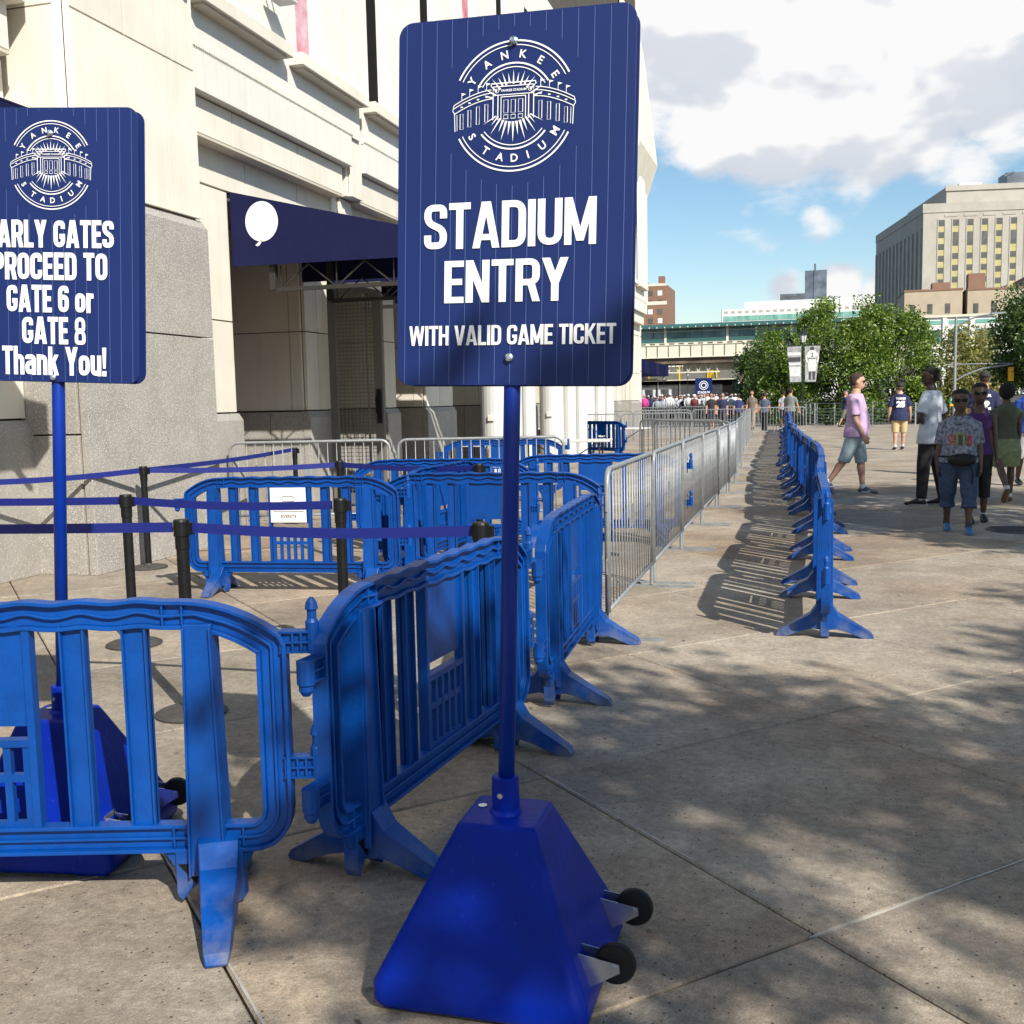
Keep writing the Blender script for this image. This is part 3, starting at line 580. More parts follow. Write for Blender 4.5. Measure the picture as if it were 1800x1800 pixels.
def make_barrier():
    e=empty('crowd_barrier')
    f=MB(); strip(f,0,.012,.027); strip(f,.012,.076,.006); strip(f,.040,.048,.02,.004); strip(f,.076,.088,.024)
    for sx in (-1,1):
        for x,zz in ((.565,.948),(.622,.944)):
            f.box(sx*x-.003,sx*x+.003,-.022,.022,.88,zz)
        for x in (.565,.77): f.box(sx*x-.003,sx*x+.003,-.022,.022,.185,.245)
    f.build('frame',M['barrier'],e,bevel=.002)
    def slat(x0,x1,z0,z1,name,d=.02):
        b=MB().box(x0,x1,-.004,.004,z0,z1).box(x0,x0+.006,-d,d,z0,z1).box(x1-.006,x1,-d,d,z0,z1); b.build(name,M['barrier'],e)
    for x in (-.493,-.316,.298,.478): slat(x-.036,x+.036,.255,.885,'slat')
    for sx in (-1,1):
        cx=sx*.667; b=MB()
        b.add([(cx-.042,-.035,.885),(cx+.042,-.035,.885),(cx+.042,.035,.885),(cx-.042,.035,.885),(cx-.056,-.04,.10),(cx+.056,-.04,.10),(cx+.056,.04,.10),(cx-.056,.04,.10)],[(0,1,2,3),(7,6,5,4),(4,5,1,0),(5,6,2,1),(6,7,3,2),(7,4,0,3)])
        for sy in (-1,1):
            for q in (-1,1): b.bar((cx+q*.052,sy*.045,.10),(cx+q*.038,sy*.040,.875),.007,.014,up=(0,1,0))
        b.prism([(-.10,.18),(.10,.18),(.10,.02),(.07,.0),(.02,.075),(-.02,.085),(-.06,.05),(-.085,.015),(-.10,.04)],lambda a,c,t:(cx+a,t,c),-.026,.026)
        b.prism([(-.14,.18),(.14,.18),(.10,.11),(-.10,.11)],lambda a,c,t:(cx+a,t,c),-.016,.016)
        b.build('post',M['barrier'],e,bevel=.003)
        for sy in (-1,1):
            pr=[(.0,.235),(.045,.215),(.085,.155),(.285,.035),(.30,.012),(.295,0),(.235,0),(.13,.045),(.07,.06),(.0,.05)]
            b=MB(); n=len(pr); wd=[.060,.059,.054,.036,.03,.03,.038,.052,.056,.06]
            vs=[(cx+.016-wd[i]*.80,sy*p[0],p[1]) for i,p in enumerate(pr)]+[(cx+.016+wd[i],sy*p[0],p[1]) for i,p in enumerate(pr)]
            fs=[tuple(range(n))[::-1],tuple(range(n,2*n))]+[(i,(i+1)%n,n+(i+1)%n,n+i) for i in range(n)]
            b.add(vs,fs).build('foot',M['barrier'],e,bevel=.004)
            MB().prism([(-.092,.135),(-.024,.135),(-.040,.07)],lambda a,c,t:(cx+a,sy*t,c),.024,.0275).build('foot_shade_patch',M['dark'],e)  # flat black triangle on the plate, painting the shade of a hollow
    # sign panel with frame, slotted lower panel
    b=MB().box(-.165,.155,-.006,.006,.575,.885); b.build('sign_panel',M['barrier'],e)
    for x in (-.175,.165): MB().box(x-.011,x+.011,-.02,.02,.255,.885).build('panel_rail',M['barrier'],e)
    b=MB().box(-.165,.155,-.018,.018,.512,.535)
    for i in range(6): x=-.15+i*.0585; b.box(x-.009-.002,x+.011,-.012,.012,.255,.512)
    b.box(-.165,.155,-.011,.011,.40,.425).box(-.165,.155,-.011,.011,.255,.275)
    b.build('slotted_panel',M['barrier'],e)
    # hinges: pins on the right end, sockets on the left
    for z in (.79,.40):
        b=MB().box(.90,.985,-.008,.008,z,z+.062)
        for q in (0,.031,.062): b.box(.90,.99,-.022,.022,z+q-.003,z+q+.003)
        for q in (.905,.94,.965): b.box(q-.003,q+.003,-.022,.022,z,z+.062)
        b.lathe([(.02,z-.005),(.02,z+.09),(.014,z+.10),(.014,z+.125),(.02,z+.13),(.016,z+.15),(.006,z+.165)],12,o=(.995,0,0))
        b.build('hinge_pin',M['barrier'],e)
        b=MB().box(-.985,-.90,-.008,.008,z-.075,z-.01)
        for q in (0,.032,.065): b.box(-.985,-.90,-.022,.022,z-.078+q,z-.072+q)
        b.lathe([(.012,z-.115),(.022,z-.10),(.022,z-.085),(.027,z-.08),(.027,z-.008),(.02,z-.006)],12,o=(-.995,0,0))
        b.build('hinge_socket',M['barrier'],e)
    return e
bar0=make_barrier(); BT=treeof(bar0); used=False
def barrier(ax,ay,bx,by,label,group='blue plastic crowd barriers'):
    """a barrier spanning from (ax,ay) to (bx,by), its centre midway"""
    global used
    if used: o=dup(BT)
    else: o=bar0
    used=True
    o.location=((ax+bx)/2,(ay+by)/2,0); o.rotation_euler=(0,0,math.atan2(by-ay,bx-ax)); o.scale=(1,1,1)
    return tag(o,label,'barrier',group)
A_=barrier(-3.35,2.317,-1.52,2.831,'nearest blue plastic barrier, cut by the left edge, before the early gates sign base')
B_=barrier(-1.415,2.81,-1.225,4.69,'blue barrier hinged to the nearest one, running away behind the big sign pole')
D_=barrier(-1.22,4.80,-1.30,6.68,'dark blue barrier seen steeply, between the sign pole and the first steel barrier')
C_=barrier(-5.02,7.66,-3.10,7.86,'blue barrier carrying a white card, behind the belt stanchions')
E_=barrier(-3.45,8.10,-1.53,8.28,'blue barrier hinged right of the one with the white card')
F_=barrier(-4.62,10.1,-2.62,10.35,'blue barrier of the second row, behind the purple belt')
barrier(-2.95,10.85,-1.35,11.1,'blue barrier of the second row ending behind the steel barriers')
barrier(-5.4,15.2,-3.5,15.6,'blue barrier in the third row left of the white columns')
barrier(-3.3,8.4,-3.25,10.2,'blue barrier seen edge on between the first and second rows')
barrier(-6.0,28.4,-4.55,27.2,'upright blue barrier standing beside the white folding tables')
barrier(-6.1,28.3,-6.5,26.6,'blue barrier seen edge on beside the white folding tables')
# white card on C
cd=empty('white_card_sign',(-4.065,7.74,0),math.atan2(.2,1.92),'white event card in the panel of the blue barrier behind the belts','card')
MB().box(-.155,.15,-.012,-.008,.585,.87).build('card_sheet',M['card'],cd)
p=P2D(-.014); p.text('EVENTS',0,.635,w=.13,bold=.01); p.line([(-.05,.79),(-.04,.80),(.04,.80),(.05,.79),(.05,.76),(-.05,.76),(-.05,.79)],.004); p.line([(-.13,.675),(.13,.675)],.004)
p.b.build('card_print',M['dkbase'],cd)
# row along the plaza
pts=[(.12,6.58),(.10,8.52),(.14,10.46),(.15,12.4),(.06,14.32),(-.06,16.25),(-.12,18.18),(-.25,20.1),(-.22,22.0),(-.38,23.95),(-.34,25.9),(-.44,27.8),(-.40,29.7),(-.50,31.6),(-.46,33.5),(-.58,35.4),(-.55,37.3),(-.66,39.2),(-.72,41.1),(-.70,43.0),(-.80,44.9),(-.85,46.8),(-.9,48.7)]
ordn=['nearest','second','third','fourth','fifth','sixth','seventh','eighth','ninth','tenth','eleventh','twelfth','thirteenth','fourteenth','fifteenth','sixteenth','seventeenth','eighteenth','nineteenth','twentieth','twenty-first','last']
for i,(a,b) in enumerate(zip(pts,pts[1:])):
    barrier(*b,*a,ordn[i]+' blue barrier of the long row between the steel barriers and the walkers','blue barriers in the row beside the walkers')
for o_ in [c for c in COL.objects if c.parent==A_ and c.name.startswith('foot')]:
    xs_=[v.co.x for v in o_.data.vertices]; ys_=[v.co.y for v in o_.data.vertices]
    if min(xs_)>.3 and min(ys_)<-.1:    # the near foot is swivelled towards the lens side
        o_.matrix_local=Matrix.Translation((.667,0,0))@Matrix.Rotation(R(13),4,'Z')@Matrix.Diagonal((1.1,1.38,1,1))@Matrix.Translation((-.667,0,0))
A_.scale=(1.04,1,1)
B_.scale=(.95,1,1); B_.location.y-=.045; B_.location.x-=.006
# steel crowd barriers
def make_steel():
    e=empty('steel_barrier'); Lh=1.02; path=[(-Lh,0,.18),(-Lh,0,.98)]
    for i in range(1,6): a=PI-PI/2*i/5; path.append((-Lh+.11+.11*math.cos(a),0,.98+.11*math.sin(a)))
    path+= [(-p[0],0,p[2]) for p in path[::-1]]
    MB().tube(path,.018,10).build('frame',M['galv'],e,smooth=True)
    MB().tube([(-Lh,0,.19),(Lh,0,.19)],.015,8).build('bottom_rail',M['galv'],e,smooth=True)
    bm=MB().tube([(0,0,.19),(0,0,1.08)],.0058,6).mesh('bar',M['galv'],True)
    for i in range(17):
        o=bpy.data.objects.new('bar',bm); COL.objects.link(o); o.parent=e; o.location=(-Lh+.115*(i+1)-.015,0,0)
    MB().box(-.09,.09,-.004,.004,.62,.78).build('name_plate',M['galv'],e)
    for s_ in (-1,1):
        MB().tube([(s_*.98,0,0.02),(s_*.98,0,.19)],.016,8).box(s_*.98-.022,s_*.98+.022,-.34,.34,0,.014).build('foot',M['galv'],e)
    for z in (.42,.82): MB().tube([(Lh,.0,z),(Lh+.035,0,z+.01),(Lh+.035,0,z+.10),(Lh,0,z+.11)],.006,6).build('hook',M['galv'],e)
    return e
st0=make_steel(); ST=treeof(st0)
st1=empty('steel_barrier')   # plainer copy for the distance
fm=MB(); Lh=1.02; path=[(-Lh,0,.0),(-Lh,0,.98),(-Lh+.03,0,1.06),(-Lh+.11,0,1.09)]; path+=[(-p_[0],0,p_[2]) for p_ in path[::-1]]
fm.tube(path,.018,6).build('frame',M['galv'],st1); MB().tube([(-Lh,0,.19),(Lh,0,.19)],.015,6).build('bottom_rail',M['galv'],st1)
b=MB()
for i in range(17): b.box(-Lh+.115*(i+1)-.022,-Lh+.115*(i+1)-.008,-.007,.007,.19,1.08)
o=b.build('bars',M['galv'],st1); o['kind']='stuff'
for s_ in (-1,1): MB().box(s_*.98-.022,s_*.98+.022,-.34,.34,0,.014).build('foot',M['galv'],st1)
S1=treeof(st1); su=[0,0]
def steel(ax,ay,bx,by,label,group='grey steel crowd barriers',fine=True):
    k=0 if fine else 1
    o=(st0,st1)[k] if su[k]==0 else dup((ST,S1)[k]); su[k]+=1
    o.location=((ax+bx)/2,(ay+by)/2,0); o.rotation_euler=(0,0,math.atan2(by-ay,bx-ax)); o.scale=(math.hypot(bx-ax,by-ay)/2.06,1,1)
    return tag(o,label,'barrier',group)
yy=[6.48,8.56,10.66,12.8,14.9,17.0,19.0]
for i in range(6): steel(-1.21,yy[i+1]-.03,-1.21+(.0 if i<4 else .03),yy[i]+.03,ordn[i]+' steel barrier in the line running away from the blue ones','steel barriers in the long line')
steel(-2.95,21.2,-1.28,18.9,'steel barrier turned across at an angle, left of the long steel line',fine=True)
steel(-3.4,22.2,-1.5,20.4,'steel barrier turned across just behind the other angled one',fine=False)
q=[(-1.20,19.1),(-1.3,21.1),(-1.35,23.2),(-1.45,25.3),(-1.6,27.4),(-1.65,29.5),(-1.75,31.6),(-1.8,33.7),(-1.85,35.8),(-1.95,37.9),(-2.0,40)]
for i,(a,b2) in enumerate(zip(q,q[1:])): steel(*b2,*a,'distant steel barrier number %s after the angled pair in the long line'%['one','two','three','four','five','six','seven','eight','nine','ten'][i] if 0 else ordn[i]+' distant steel barrier beyond the angled pair, in the long line','steel barriers in the long line',fine=False)
steel(-2.0,41.3,-.02,41.6,'steel barrier closing the lane at its far end',fine=False)
for i in range(4): steel(-10.3+i*2.1,38.5,-8.25+i*2.1,38.6,ordn[i]+' from the left of the steel barriers crossing the queue area','steel barriers across the queue area',fine=False)
for i in range(5): steel(-12.3+i*2.1,52,-10.25+i*2.1,52.1,ordn[i]+' from the left of the farthest steel barriers below the crowd','farthest steel barriers below the crowd',fine=False)
for i in range(3): steel(-9.5+i*2.1,31,-7.45+i*2.1,31.2,ordn[i]+' from the left of the steel barriers behind the white tables','steel barriers behind the tables',fine=False)
steel(-6.85,11.55,-4.92,12.05,'steel barrier standing before the first mesh gate by the granite pier')
steel(-4.85,12.1,-2.85,12.55,'steel barrier behind the blue rows, right of the one at the first gate')
# ================= STANCHIONS =================
def make_st():
    e=empty('belt_stanchion')
    MB().lathe([(.175,0),(.178,.012),(.16,.022),(.04,.035),(.03,.05)],28).build('base',M['dkbase'],e,smooth=False)
    MB().lathe([(.031,.03),(.031,.86)],16).build('post',M['black'],e,smooth=False)
    MB().lathe([(.035,.84),(.035,.90),(.040,.905),(.040,.975),(.036,.985)],16).box(.03,.06,-.018,.018,.91,.97).build('belt_head',M['black'],e)
    return e
sz=make_st(); SZ=treeof(sz)
SP=[((-2.97,4.53),'belt stanchion nearest the camera, behind the nearest blue barrier'),((-4.22,5.83),'belt stanchion in line with the left edge of the white card barrier'),((-2.64,5.66),'belt stanchion standing in front of the white card barrier'),
 ((-6.12,8.75),'belt stanchion casting a shadow on the granite pier'),((-4.42,9.5),'belt stanchion behind the white card barrier'),((-6.5,12.6),'belt stanchion by the first gate bay, farthest left belt end'),((-1.43,4.55),'belt stanchion mostly hidden behind the blue barrier beside the sign pole'),((-2.80,8.9),'black belt end just left of the big sign pole')]
stn=[]
for i,(xy,lb) in enumerate(SP):
    o=sz if i==0 else dup(SZ); o.location=(*xy,0); o.rotation_euler=(0,0,0); tag(o,lb,'stanchion','belt stanchions'); stn.append(o)
def belt(a,b,i,za=.945,zb=.945):
    m=MB(); a=Vector((*a,za)); b=Vector((*b,zb)); n=8; vs=[];
    for k in range(n+1):
        t=k/n; p_=a.lerp(b,t)-Vector((0,0,.02*math.sin(PI*t))); vs+=[p_-Vector((0,0,.025)),p_+Vector((0,0,.025))]
    fs=[(2*k,2*k+2,2*k+3,2*k+1) for k in range(n)]
    o=stn[i]; m.add([v-o.location for v in vs],fs); ob=m.build('belt',M['tape'],o); s_=ob.modifiers.new('s','SOLIDIFY'); s_.thickness=.0015
belt((-2.92,4.53),(-1.47,4.55),0); belt((-6.5,4.35),(-3.02,4.53),0); belt((-7.0,5.9),(-4.27,5.83),1); belt((-4.17,5.83),(-2.69,5.66),2)
belt((-6.75,7.2),(-6.14,8.71),3); belt((-6.07,8.77),(-4.46,9.5),3); belt((-6.13,8.80),(-6.49,12.55),5,.945,.96); belt((-4.38,9.48),(-2.84,8.92),4)
# ================= SIGN STANDS =================
def rrect(w,h,r,n=6):
    p=[]
    for cx,cz,a0 in ((w-r,h-r,0),(-w+r,h-r,90),(-w+r,-h+r,180),(w-r,-h+r,270)):
        for i in range(n+1): a=R(a0+90*i/n); p.append((cx+r*math.cos(a),cz+r*math.sin(a)))
    return p
def logo(p,cx,cz,s):
    """stadium roundel; s = outer radius"""
    def X(a): return cx+a*s
    def Z(b): return cz+b*s
    for r_,w in ((1.0,.026),(.935,.014)):
        p.arc(cx,cz,r_*s,27,153,w*s); p.arc(cx,cz,r_*s,207,333,w*s)
    for r_,w in ((.66,.026),(.60,.014)):
        p.arc(cx,cz,r_*s,32,148,w*s,n=30); p.arc(cx,cz,r_*s,218,322,w*s,n=30)
    for ch,a in zip('YANKEE',(148,123,101,79,57,33)):
        p.text(ch,cx+.80*s*math.cos(R(a)),cz+.80*s*math.sin(R(a)),h=.125*s,bold=.02,rot=R(a-90))
    for ch,a in zip('STADIUM',(213,236,255,272,288,307,328)):
        p.text(ch,cx+.80*s*math.cos(R(a)),cz+.80*s*math.sin(R(a)),h=.125*s,bold=.02,rot=R(a+90))
    # rays above and below
    for i in range(15):
        a=R(22+136*i/14); r0=.34 if i%2 else .36; r1=.56 if i%2 else .52; w=.016
        c,q_=math.cos(a),math.sin(a); p.poly([(X(r0*c-w*q_),Z(r0*q_+w*c)),(X(r1*c),Z(r1*q_)),(X(r0*c+w*q_),Z(r0*q_-w*c))])
    for i in range(13):
        a=R(208+124*i/12); r0=.24; r1=.56 if i%2==0 else .46; w=.022; c,q_=math.cos(a),math.sin(a)
        p.poly([(X(r0*c*1.3-w*q_),Z(min(-.14,r0*q_)+w*c*.3)),(X(r1*c),Z(r1*q_)),(X(r0*c*1.3+w*q_),Z(min(-.14,r0*q_)-w*c*.3))])
    lw=.0125*s
    def ln(pts,w=lw): p.line([(X(a),Z(b)) for a,b in pts],w)
    # centre pavilion
    ln([(-.36,.36),(.36,.36)],lw*1.4); ln([(-.33,.31),(.33,.31)]); ln([(-.33,.31),(-.33,.18),(.33,.18),(.33,.31)]); ln([(-.36,.36),(-.36,.31)]);ln([(.36,.36),(.36,.31)])
    p.text('YANKEE STADIUM',X(0),Z(.245),w=.42*s,bold=.02)
    for a in (-.27,.27): p.line([(X(a+.03*math.cos(t*PI/6)),Z(.245+.03*math.sin(t*PI/6))) for t in range(13)],lw*.6)
    for a in (-.33,-.25,.25,.33): ln([(a,.18),(a,-.2)],lw*1.2)
    ln([(-.20,.15),(.20,.15)]); ln([(-.20,.15),(-.20,-.2)]); ln([(.20,.15),(.20,-.2)])
    for a in (-.12,0,.12): p.line([(X(u),Z(v)) for u,v in ((a-.035,-.10),(a-.035,.10),(a+.035,.10),(a+.035,-.10))],lw*.9,closed=True); p.line([(X(u),Z(v)) for u,v in ((a-.035,-.19),(a-.035,-.13),(a+.035,-.13),(a+.035,-.19))],lw*.9,closed=True)
    # wings
    for sg in (-1,1):
        def cv(off,x0=.36,x1=.98): return [(sg*(x0+(x1-x0)*i/8),off-.20*(i/8)**1.7) for i in range(9)]
        ln(cv(.27)); ln(cv(.22)); ln(cv(.13)); ln([(sg*.98,.07),(sg*1.0,-.02),(sg*.96,-.07)]); ln([(sg*.97,-.06),(sg*.96,-.34)])
        ln([(sg*.93,-.08),(sg*.925,-.33)],lw*.7)
        for k,xx in enumerate((.44,.58,.72,.85)):
            dz=-.20*((xx-.36)/.62)**1.7; b=-.22-.03*k
            p.line([(X(sg*u),Z(v)) for u,v in ((xx-.025,b),(xx-.025,.06+dz),(xx+.025,.06+dz),(xx+.025,b))],lw*.9,closed=True)
            ln([(sg*xx-.02,.17+dz),(sg*xx+.02,.17+dz)],lw*1.6)
            zt=.27+dz; ln([(sg*(xx),zt),(sg*xx,zt+.12)],lw*.7); p.poly([(X(sg*xx),Z(zt+.12)),(X(sg*xx+.07),Z(zt+.10)),(X(sg*xx),Z(zt+.075))])
def sign_board(parent,lines,loc,rot,label,white='white'):
    sb=bpy.data.objects.new('sign_board',None); COL.objects.link(sb)
    sb.parent=parent; sb.location=loc; sb.rotation_euler=rot; sb.rotation_mode='ZXY' if 0 else 'XYZ'
    return sb
WP,HP=.3048,.4572
def make_sign(pos,yaw,pit,rol,base_c,base_yaw,lines,label,group,pole_r=.0215,logo_c=(0,.232),lr=.158):
    root=empty('sign_stand',(base_c[0],base_c[1],0),0,label,'sign',group)
    RM=Matrix.Rotation(yaw,4,'Z')@Matrix.Rotation(pit,4,'X')@Matrix.Rotation(rol,4,'Y')
    T=Matrix.Translation(Vector(pos)-Vector((base_c[0],base_c[1],0)))@RM
    def place(o): o.matrix_local=T
    for nm,off in (('front_board',0),('back_board',.050)):
        o=MB().prism(rrect(WP,HP,.038),lambda a,b,t:(a,off+t,b),0,.0035).build(nm,M['sign'],root,bevel=.0008); place(o)
        if off: ob=o
        else: o_f=o
    p=P2D(-.0006)
    # pinstripes broken round the logo
    n=15
    for i in range(n):
        x=-WP+.022+(2*WP-.044)*i/(n-1); w=.0011
        dx=abs(x-logo_c[0]); r_=lr+.035
        zt,zb=HP-.004,-HP+.004
        if dx<r_:
            hh=math.sqrt(r_*r_-dx*dx); p.line([(x,zt),(x,logo_c[1]+hh)],w) if logo_c[1]+hh<zt else None; p.line([(x,logo_c[1]-hh),(x,zb)],w)
        else: p.line([(x,zt),(x,zb)],w)
    o=p.b.build('pinstripes',M['pin'],root); place(o)
    p=P2D(-.0016); logo(p,*logo_c,lr); o=p.b.build('logo_print',M['white'],root); place(o)
    p=P2D(-.0026)
    for (t,cx,cz,w,h,bd) in lines:
        p=P2D(-.0026); block_text(p,t,cx,cz,w,h,bd); o=p.b.build('lettering',M['white'],root); place(o); o['label']='white lettering reading '+t.rstrip('!')
    for bx,bz in ((0,.388 if len(lines)==3 else .372),(0,-.388 if len(lines)==3 else -.442)):
        b=MB().loft([((bx,-.004,bz),(.011,0,0),(0,0,.011)),((bx,-.010,bz),(.010,0,0),(0,0,.010)),((bx,-.013,bz),(.005,0,0),(0,0,.005))],12); o=b.build('bolt',M['zinc'],root); place(o)
    # pole from base collar to the top of the board
    up=(RM@Vector((0,0,1,0))).xyz; P=Vector(pos)-Vector((base_c[0],base_c[1],0))+(RM@Vector((0,.0265,0,0))).xyz
    zc=.465; a=P+up*((zc-P.z)/up.z); b=P+up*(HP-.01)
    MB().tube([a,b],pole_r,20).build('pole',M['pole'],root,smooth=True)
    # base
    def ring(h,z,r,cx=0,cy=0): return [(cx+q[0],cy+q[1],z) for q in rrect(h,h,r,4)]
    cx,cy=a.x*.5,a.y*.5
    bm=MB(); L_=[ring(.268,.012,.03),ring(.279,.03,.035),ring(.279,.072,.035),ring(.270,.09,.035),ring(.106,.455,.018,a.x,a.y),ring(.098,.466,.014,a.x,a.y)]
    n=len(L_[0]); vs=[v for r_ in L_ for v in r_]; fs=[tuple(range(n))[::-1],tuple(range(5*n,6*n))]
    for i in range(5):
        for k in range(n): fs.append((i*n+k,i*n+(k+1)%n,(i+1)*n+(k+1)%n,(i+1)*n+k))
    bm.add(vs,fs)
    for q in ((-.2,-.2),(.2,-.2),(-.2,.2),(.2,.2)): bm.box(q[0]-.055,q[0]+.055,q[1]-.055,q[1]+.055,0,.014)
    base=bm.build('base',M['base'],root,rot=(0,0,base_yaw),bevel=.006); smoothm(base)
    em=base.modifiers.new('w','WEIGHTED_NORMAL'); em.keep_sharp=True
    MB().lathe([(.046,0),(.042,.006),(.036,.012),(.035,.095),(.032,.098),(.022,.098)],24).build('collar',M['base'],root,loc=(a.x,a.y,.464),smooth=False)
    MB().loft([((0,-.036,0),(.008,0,0),(0,0,.008)),((0,-.041,0),(.007,0,0),(0,0,.007))],10).build('collar_bolt',M['zinc'],root,loc=(a.x-.004,a.y,.52))
    MB().lathe([(.012,0),(.012,.002)],14).build('drain_hole',M['zinc'],root,loc=(a.x-.07,a.y+.02,.4665))
    # casters on the +x side
    for cyy in (-.155,.145):
        c=empty('caster',(0,0,0)); c.parent=root
        Rz=Matrix.Rotation(base_yaw,4,'Z'); 
        c.matrix_local=Rz@Matrix.Translation((.232,cyy,.135))@Matrix.Rotation(R(-4),4,'Y')
        t=MB(); t.lathe([(.015,-.017),(.036,-.016),(.048,-.014),(.0515,-.006),(.0515,.006),(.048,.014),(.036,.016),(.015,.017)],24); 
        w=t.build('wheel',M['rubber'],c,loc=(.098,0,0),rot=(PI/2,0,0)); 
        f=MB().box(-.008,-.002,-.036,.036,-.055,.045)
        for sy in (-1,1):
            f.prism([(-.002,.036),(.022,.030),(.112,.010),(.112,-.012),(.03,-.055),(-.002,-.062)],lambda u,v,t:(u,t,v),sy*.0255-.0012,sy*.0255+.0012)
        f.build('fork',M['zinc'],c)
        MB().loft([((.098,-.030,0),(.008,0,0),(0,0,.008)),((.098,.030,0),(.008,0,0),(0,0,.008))],8).build('axle',M['zinc'],c)
    return root
L1=[('STADIUM',-.008,-.056,.447,.115,.178),('ENTRY',-.014,-.196,.323,.106,.178),('WITH VALID GAME TICKET',.0,-.331,.54,.050,.185)]
make_sign((-.713,2.597,2.027),0.0,-.049,.023,(-.775,2.60),0.0,L1,'large navy stadium entry sign on a dark blue pyramid base in the foreground','navy signs on pyramid bases')
L2=[('EARLY GATES',-.006,.041,.452,.092,.215),('PROCEED TO',-.010,-.067,.412,.092,.215),('GATE 6 or',-.010,-.176,.312,.092,.215),('GATE 8',.002,-.283,.228,.092,.215),('Thank You!',.002,-.386,.375,.097,.205)]
make_sign((-2.471,3.097,2.086),.168,-.016,.046,(-2.50,3.04),.17,L2,'navy early gates sign cut by the left edge, on a bright blue pyramid base','navy signs on pyramid bases',logo_c=(0,.268),lr=.145)
# ================= TREES =================
def leaf_mass(name,centers,nper,rad,size,m,parent,seed=1,flat=1.0):
    r=np.random.RandomState(seed); P=[]
    for c,k in centers: P.append(np.array(c)+np.clip(r.normal(0,1,(int(nper*k),3)),-1.7,1.7)*rad*np.array([1,1,flat])*(.6+.7*r.rand()))
    P=np.concatenate(P); n=len(P); a=r.normal(0,1,(n,3)); a/=np.linalg.norm(a,axis=1)[:,None]; b=np.cross(a,r.normal(0,1,(n,3))); b/=np.linalg.norm(b,axis=1)[:,None]
    s=size*(.6+.8*r.rand(n,1)); A=a*s; B=b*s*.45
    V=np.stack([P-A,P+B,P+A,P-B],1).reshape(-1,3)
    me=bpy.data.meshes.new(name); me.vertices.add(4*n); me.vertices.foreach_set('co',V.ravel()); me.loops.add(4*n); me.loops.foreach_set('vertex_index',np.arange(4*n)); me.polygons.add(n); me.polygons.foreach_set('loop_start',np.arange(0,4*n,4)); me.polygons.foreach_set('loop_total',np.full(n,4)); me.update(); me.validate(); me.materials.append(m)
    o=bpy.data.objects.new(name,me); COL.objects.link(o); o.parent=parent; return o
def tree(x,y,h,cr,label,m='leafg',seed=1,nper=260,size=.11,trunk=.16,ncl=46,crad=.42,low=.25,group='street trees',kind_='tree',z0=0,spread=1.0):
    r=random.Random(seed); e=empty(kind_,(x,y,z0),0,label,'tree',group)
    t=MB(); top=h*.55; cc=Vector((0,0,h*(.5+low/2))); cl=[]
    t.tube([(0,0,-.1),(r.uniform(-.1,.1),r.uniform(-.1,.1),h*.25),(r.uniform(-.2,.2),r.uniform(-.2,.2),top),(r.uniform(-.2,.2),r.uniform(-.2,.2),h*.85)],[trunk,trunk*.75,trunk*.5,trunk*.12],10)
    for i in range(ncl):
        u=r.uniform(-1,1); a=r.uniform(0,2*PI); q=r.uniform(.45,1)**.6
        c=Vector((math.cos(a)*math.sqrt(1-u*u)*cr*q*spread,math.sin(a)*math.sqrt(1-u*u)*cr*q*spread,cc.z+u*h*(1-low)/2*q)); cl.append((tuple(c),r.uniform(.5,1.3)))
        if i%2==0:
            s0=Vector((0,0,h*r.uniform(.2,.55))); mid=s0.lerp(c,.5)+Vector((0,0,r.uniform(.0,.3))); t.tube([s0,mid,c],[trunk*.35,trunk*.2,trunk*.05],5)
    t.build('trunk',M['bark'],e); leaf_mass('crown',cl,nper,crad,size,M[m],e,seed)
    return e
tree(1.9,64,7.9,3.1,'big bright green tree behind the banner lamp post','leafg',3,nper=620,size=.085,ncl=78,crad=.40,low=.05,z0=-.9)
tree(4.9,66,7.6,2.7,'green tree right of the big one, left of the traffic signal','leafg',4,nper=560,size=.085,ncl=58,crad=.36,low=.12,z0=-1.3)
tree(-1.7,74,6.0,2.0,'green tree behind the second and third lamp posts','leafg',5,nper=480,size=.09,ncl=44,crad=.38,low=.05)
tree(-3.6,92,6.0,2.4,'dark green tree farthest left of the row behind the lamps','leafd',6,nper=400,size=.13,ncl=36,crad=.5,low=.02)
tree(-2.2,106,5.8,2.8,'deep shaded tree behind the walkers at the end of the lane','leafd',9,nper=300,size=.14,ncl=36,crad=.55,low=.02)
tree(8.2,70,6.6,2.8,'yellowing tree behind the traffic signal pole','leafy',7,nper=230,size=.11,ncl=42,crad=.46,low=.15,z0=-1.3)
tree(11.2,76,6.4,2.6,'second yellowing tree, right of the signal pole','leafy',8,nper=200,size=.11,ncl=38,crad=.46,low=.15,z0=-1.3)
tree(11.2,56,6.0,2.7,'dense dark tree at the right edge of the photo','leafd',11,nper=600,size=.10,ncl=54,crad=.48,low=.28)
tree(15.0,58,5.6,2.6,'dark tree beyond the right edge','leafd',12,nper=300,size=.12,ncl=40,crad=.5,low=.2)
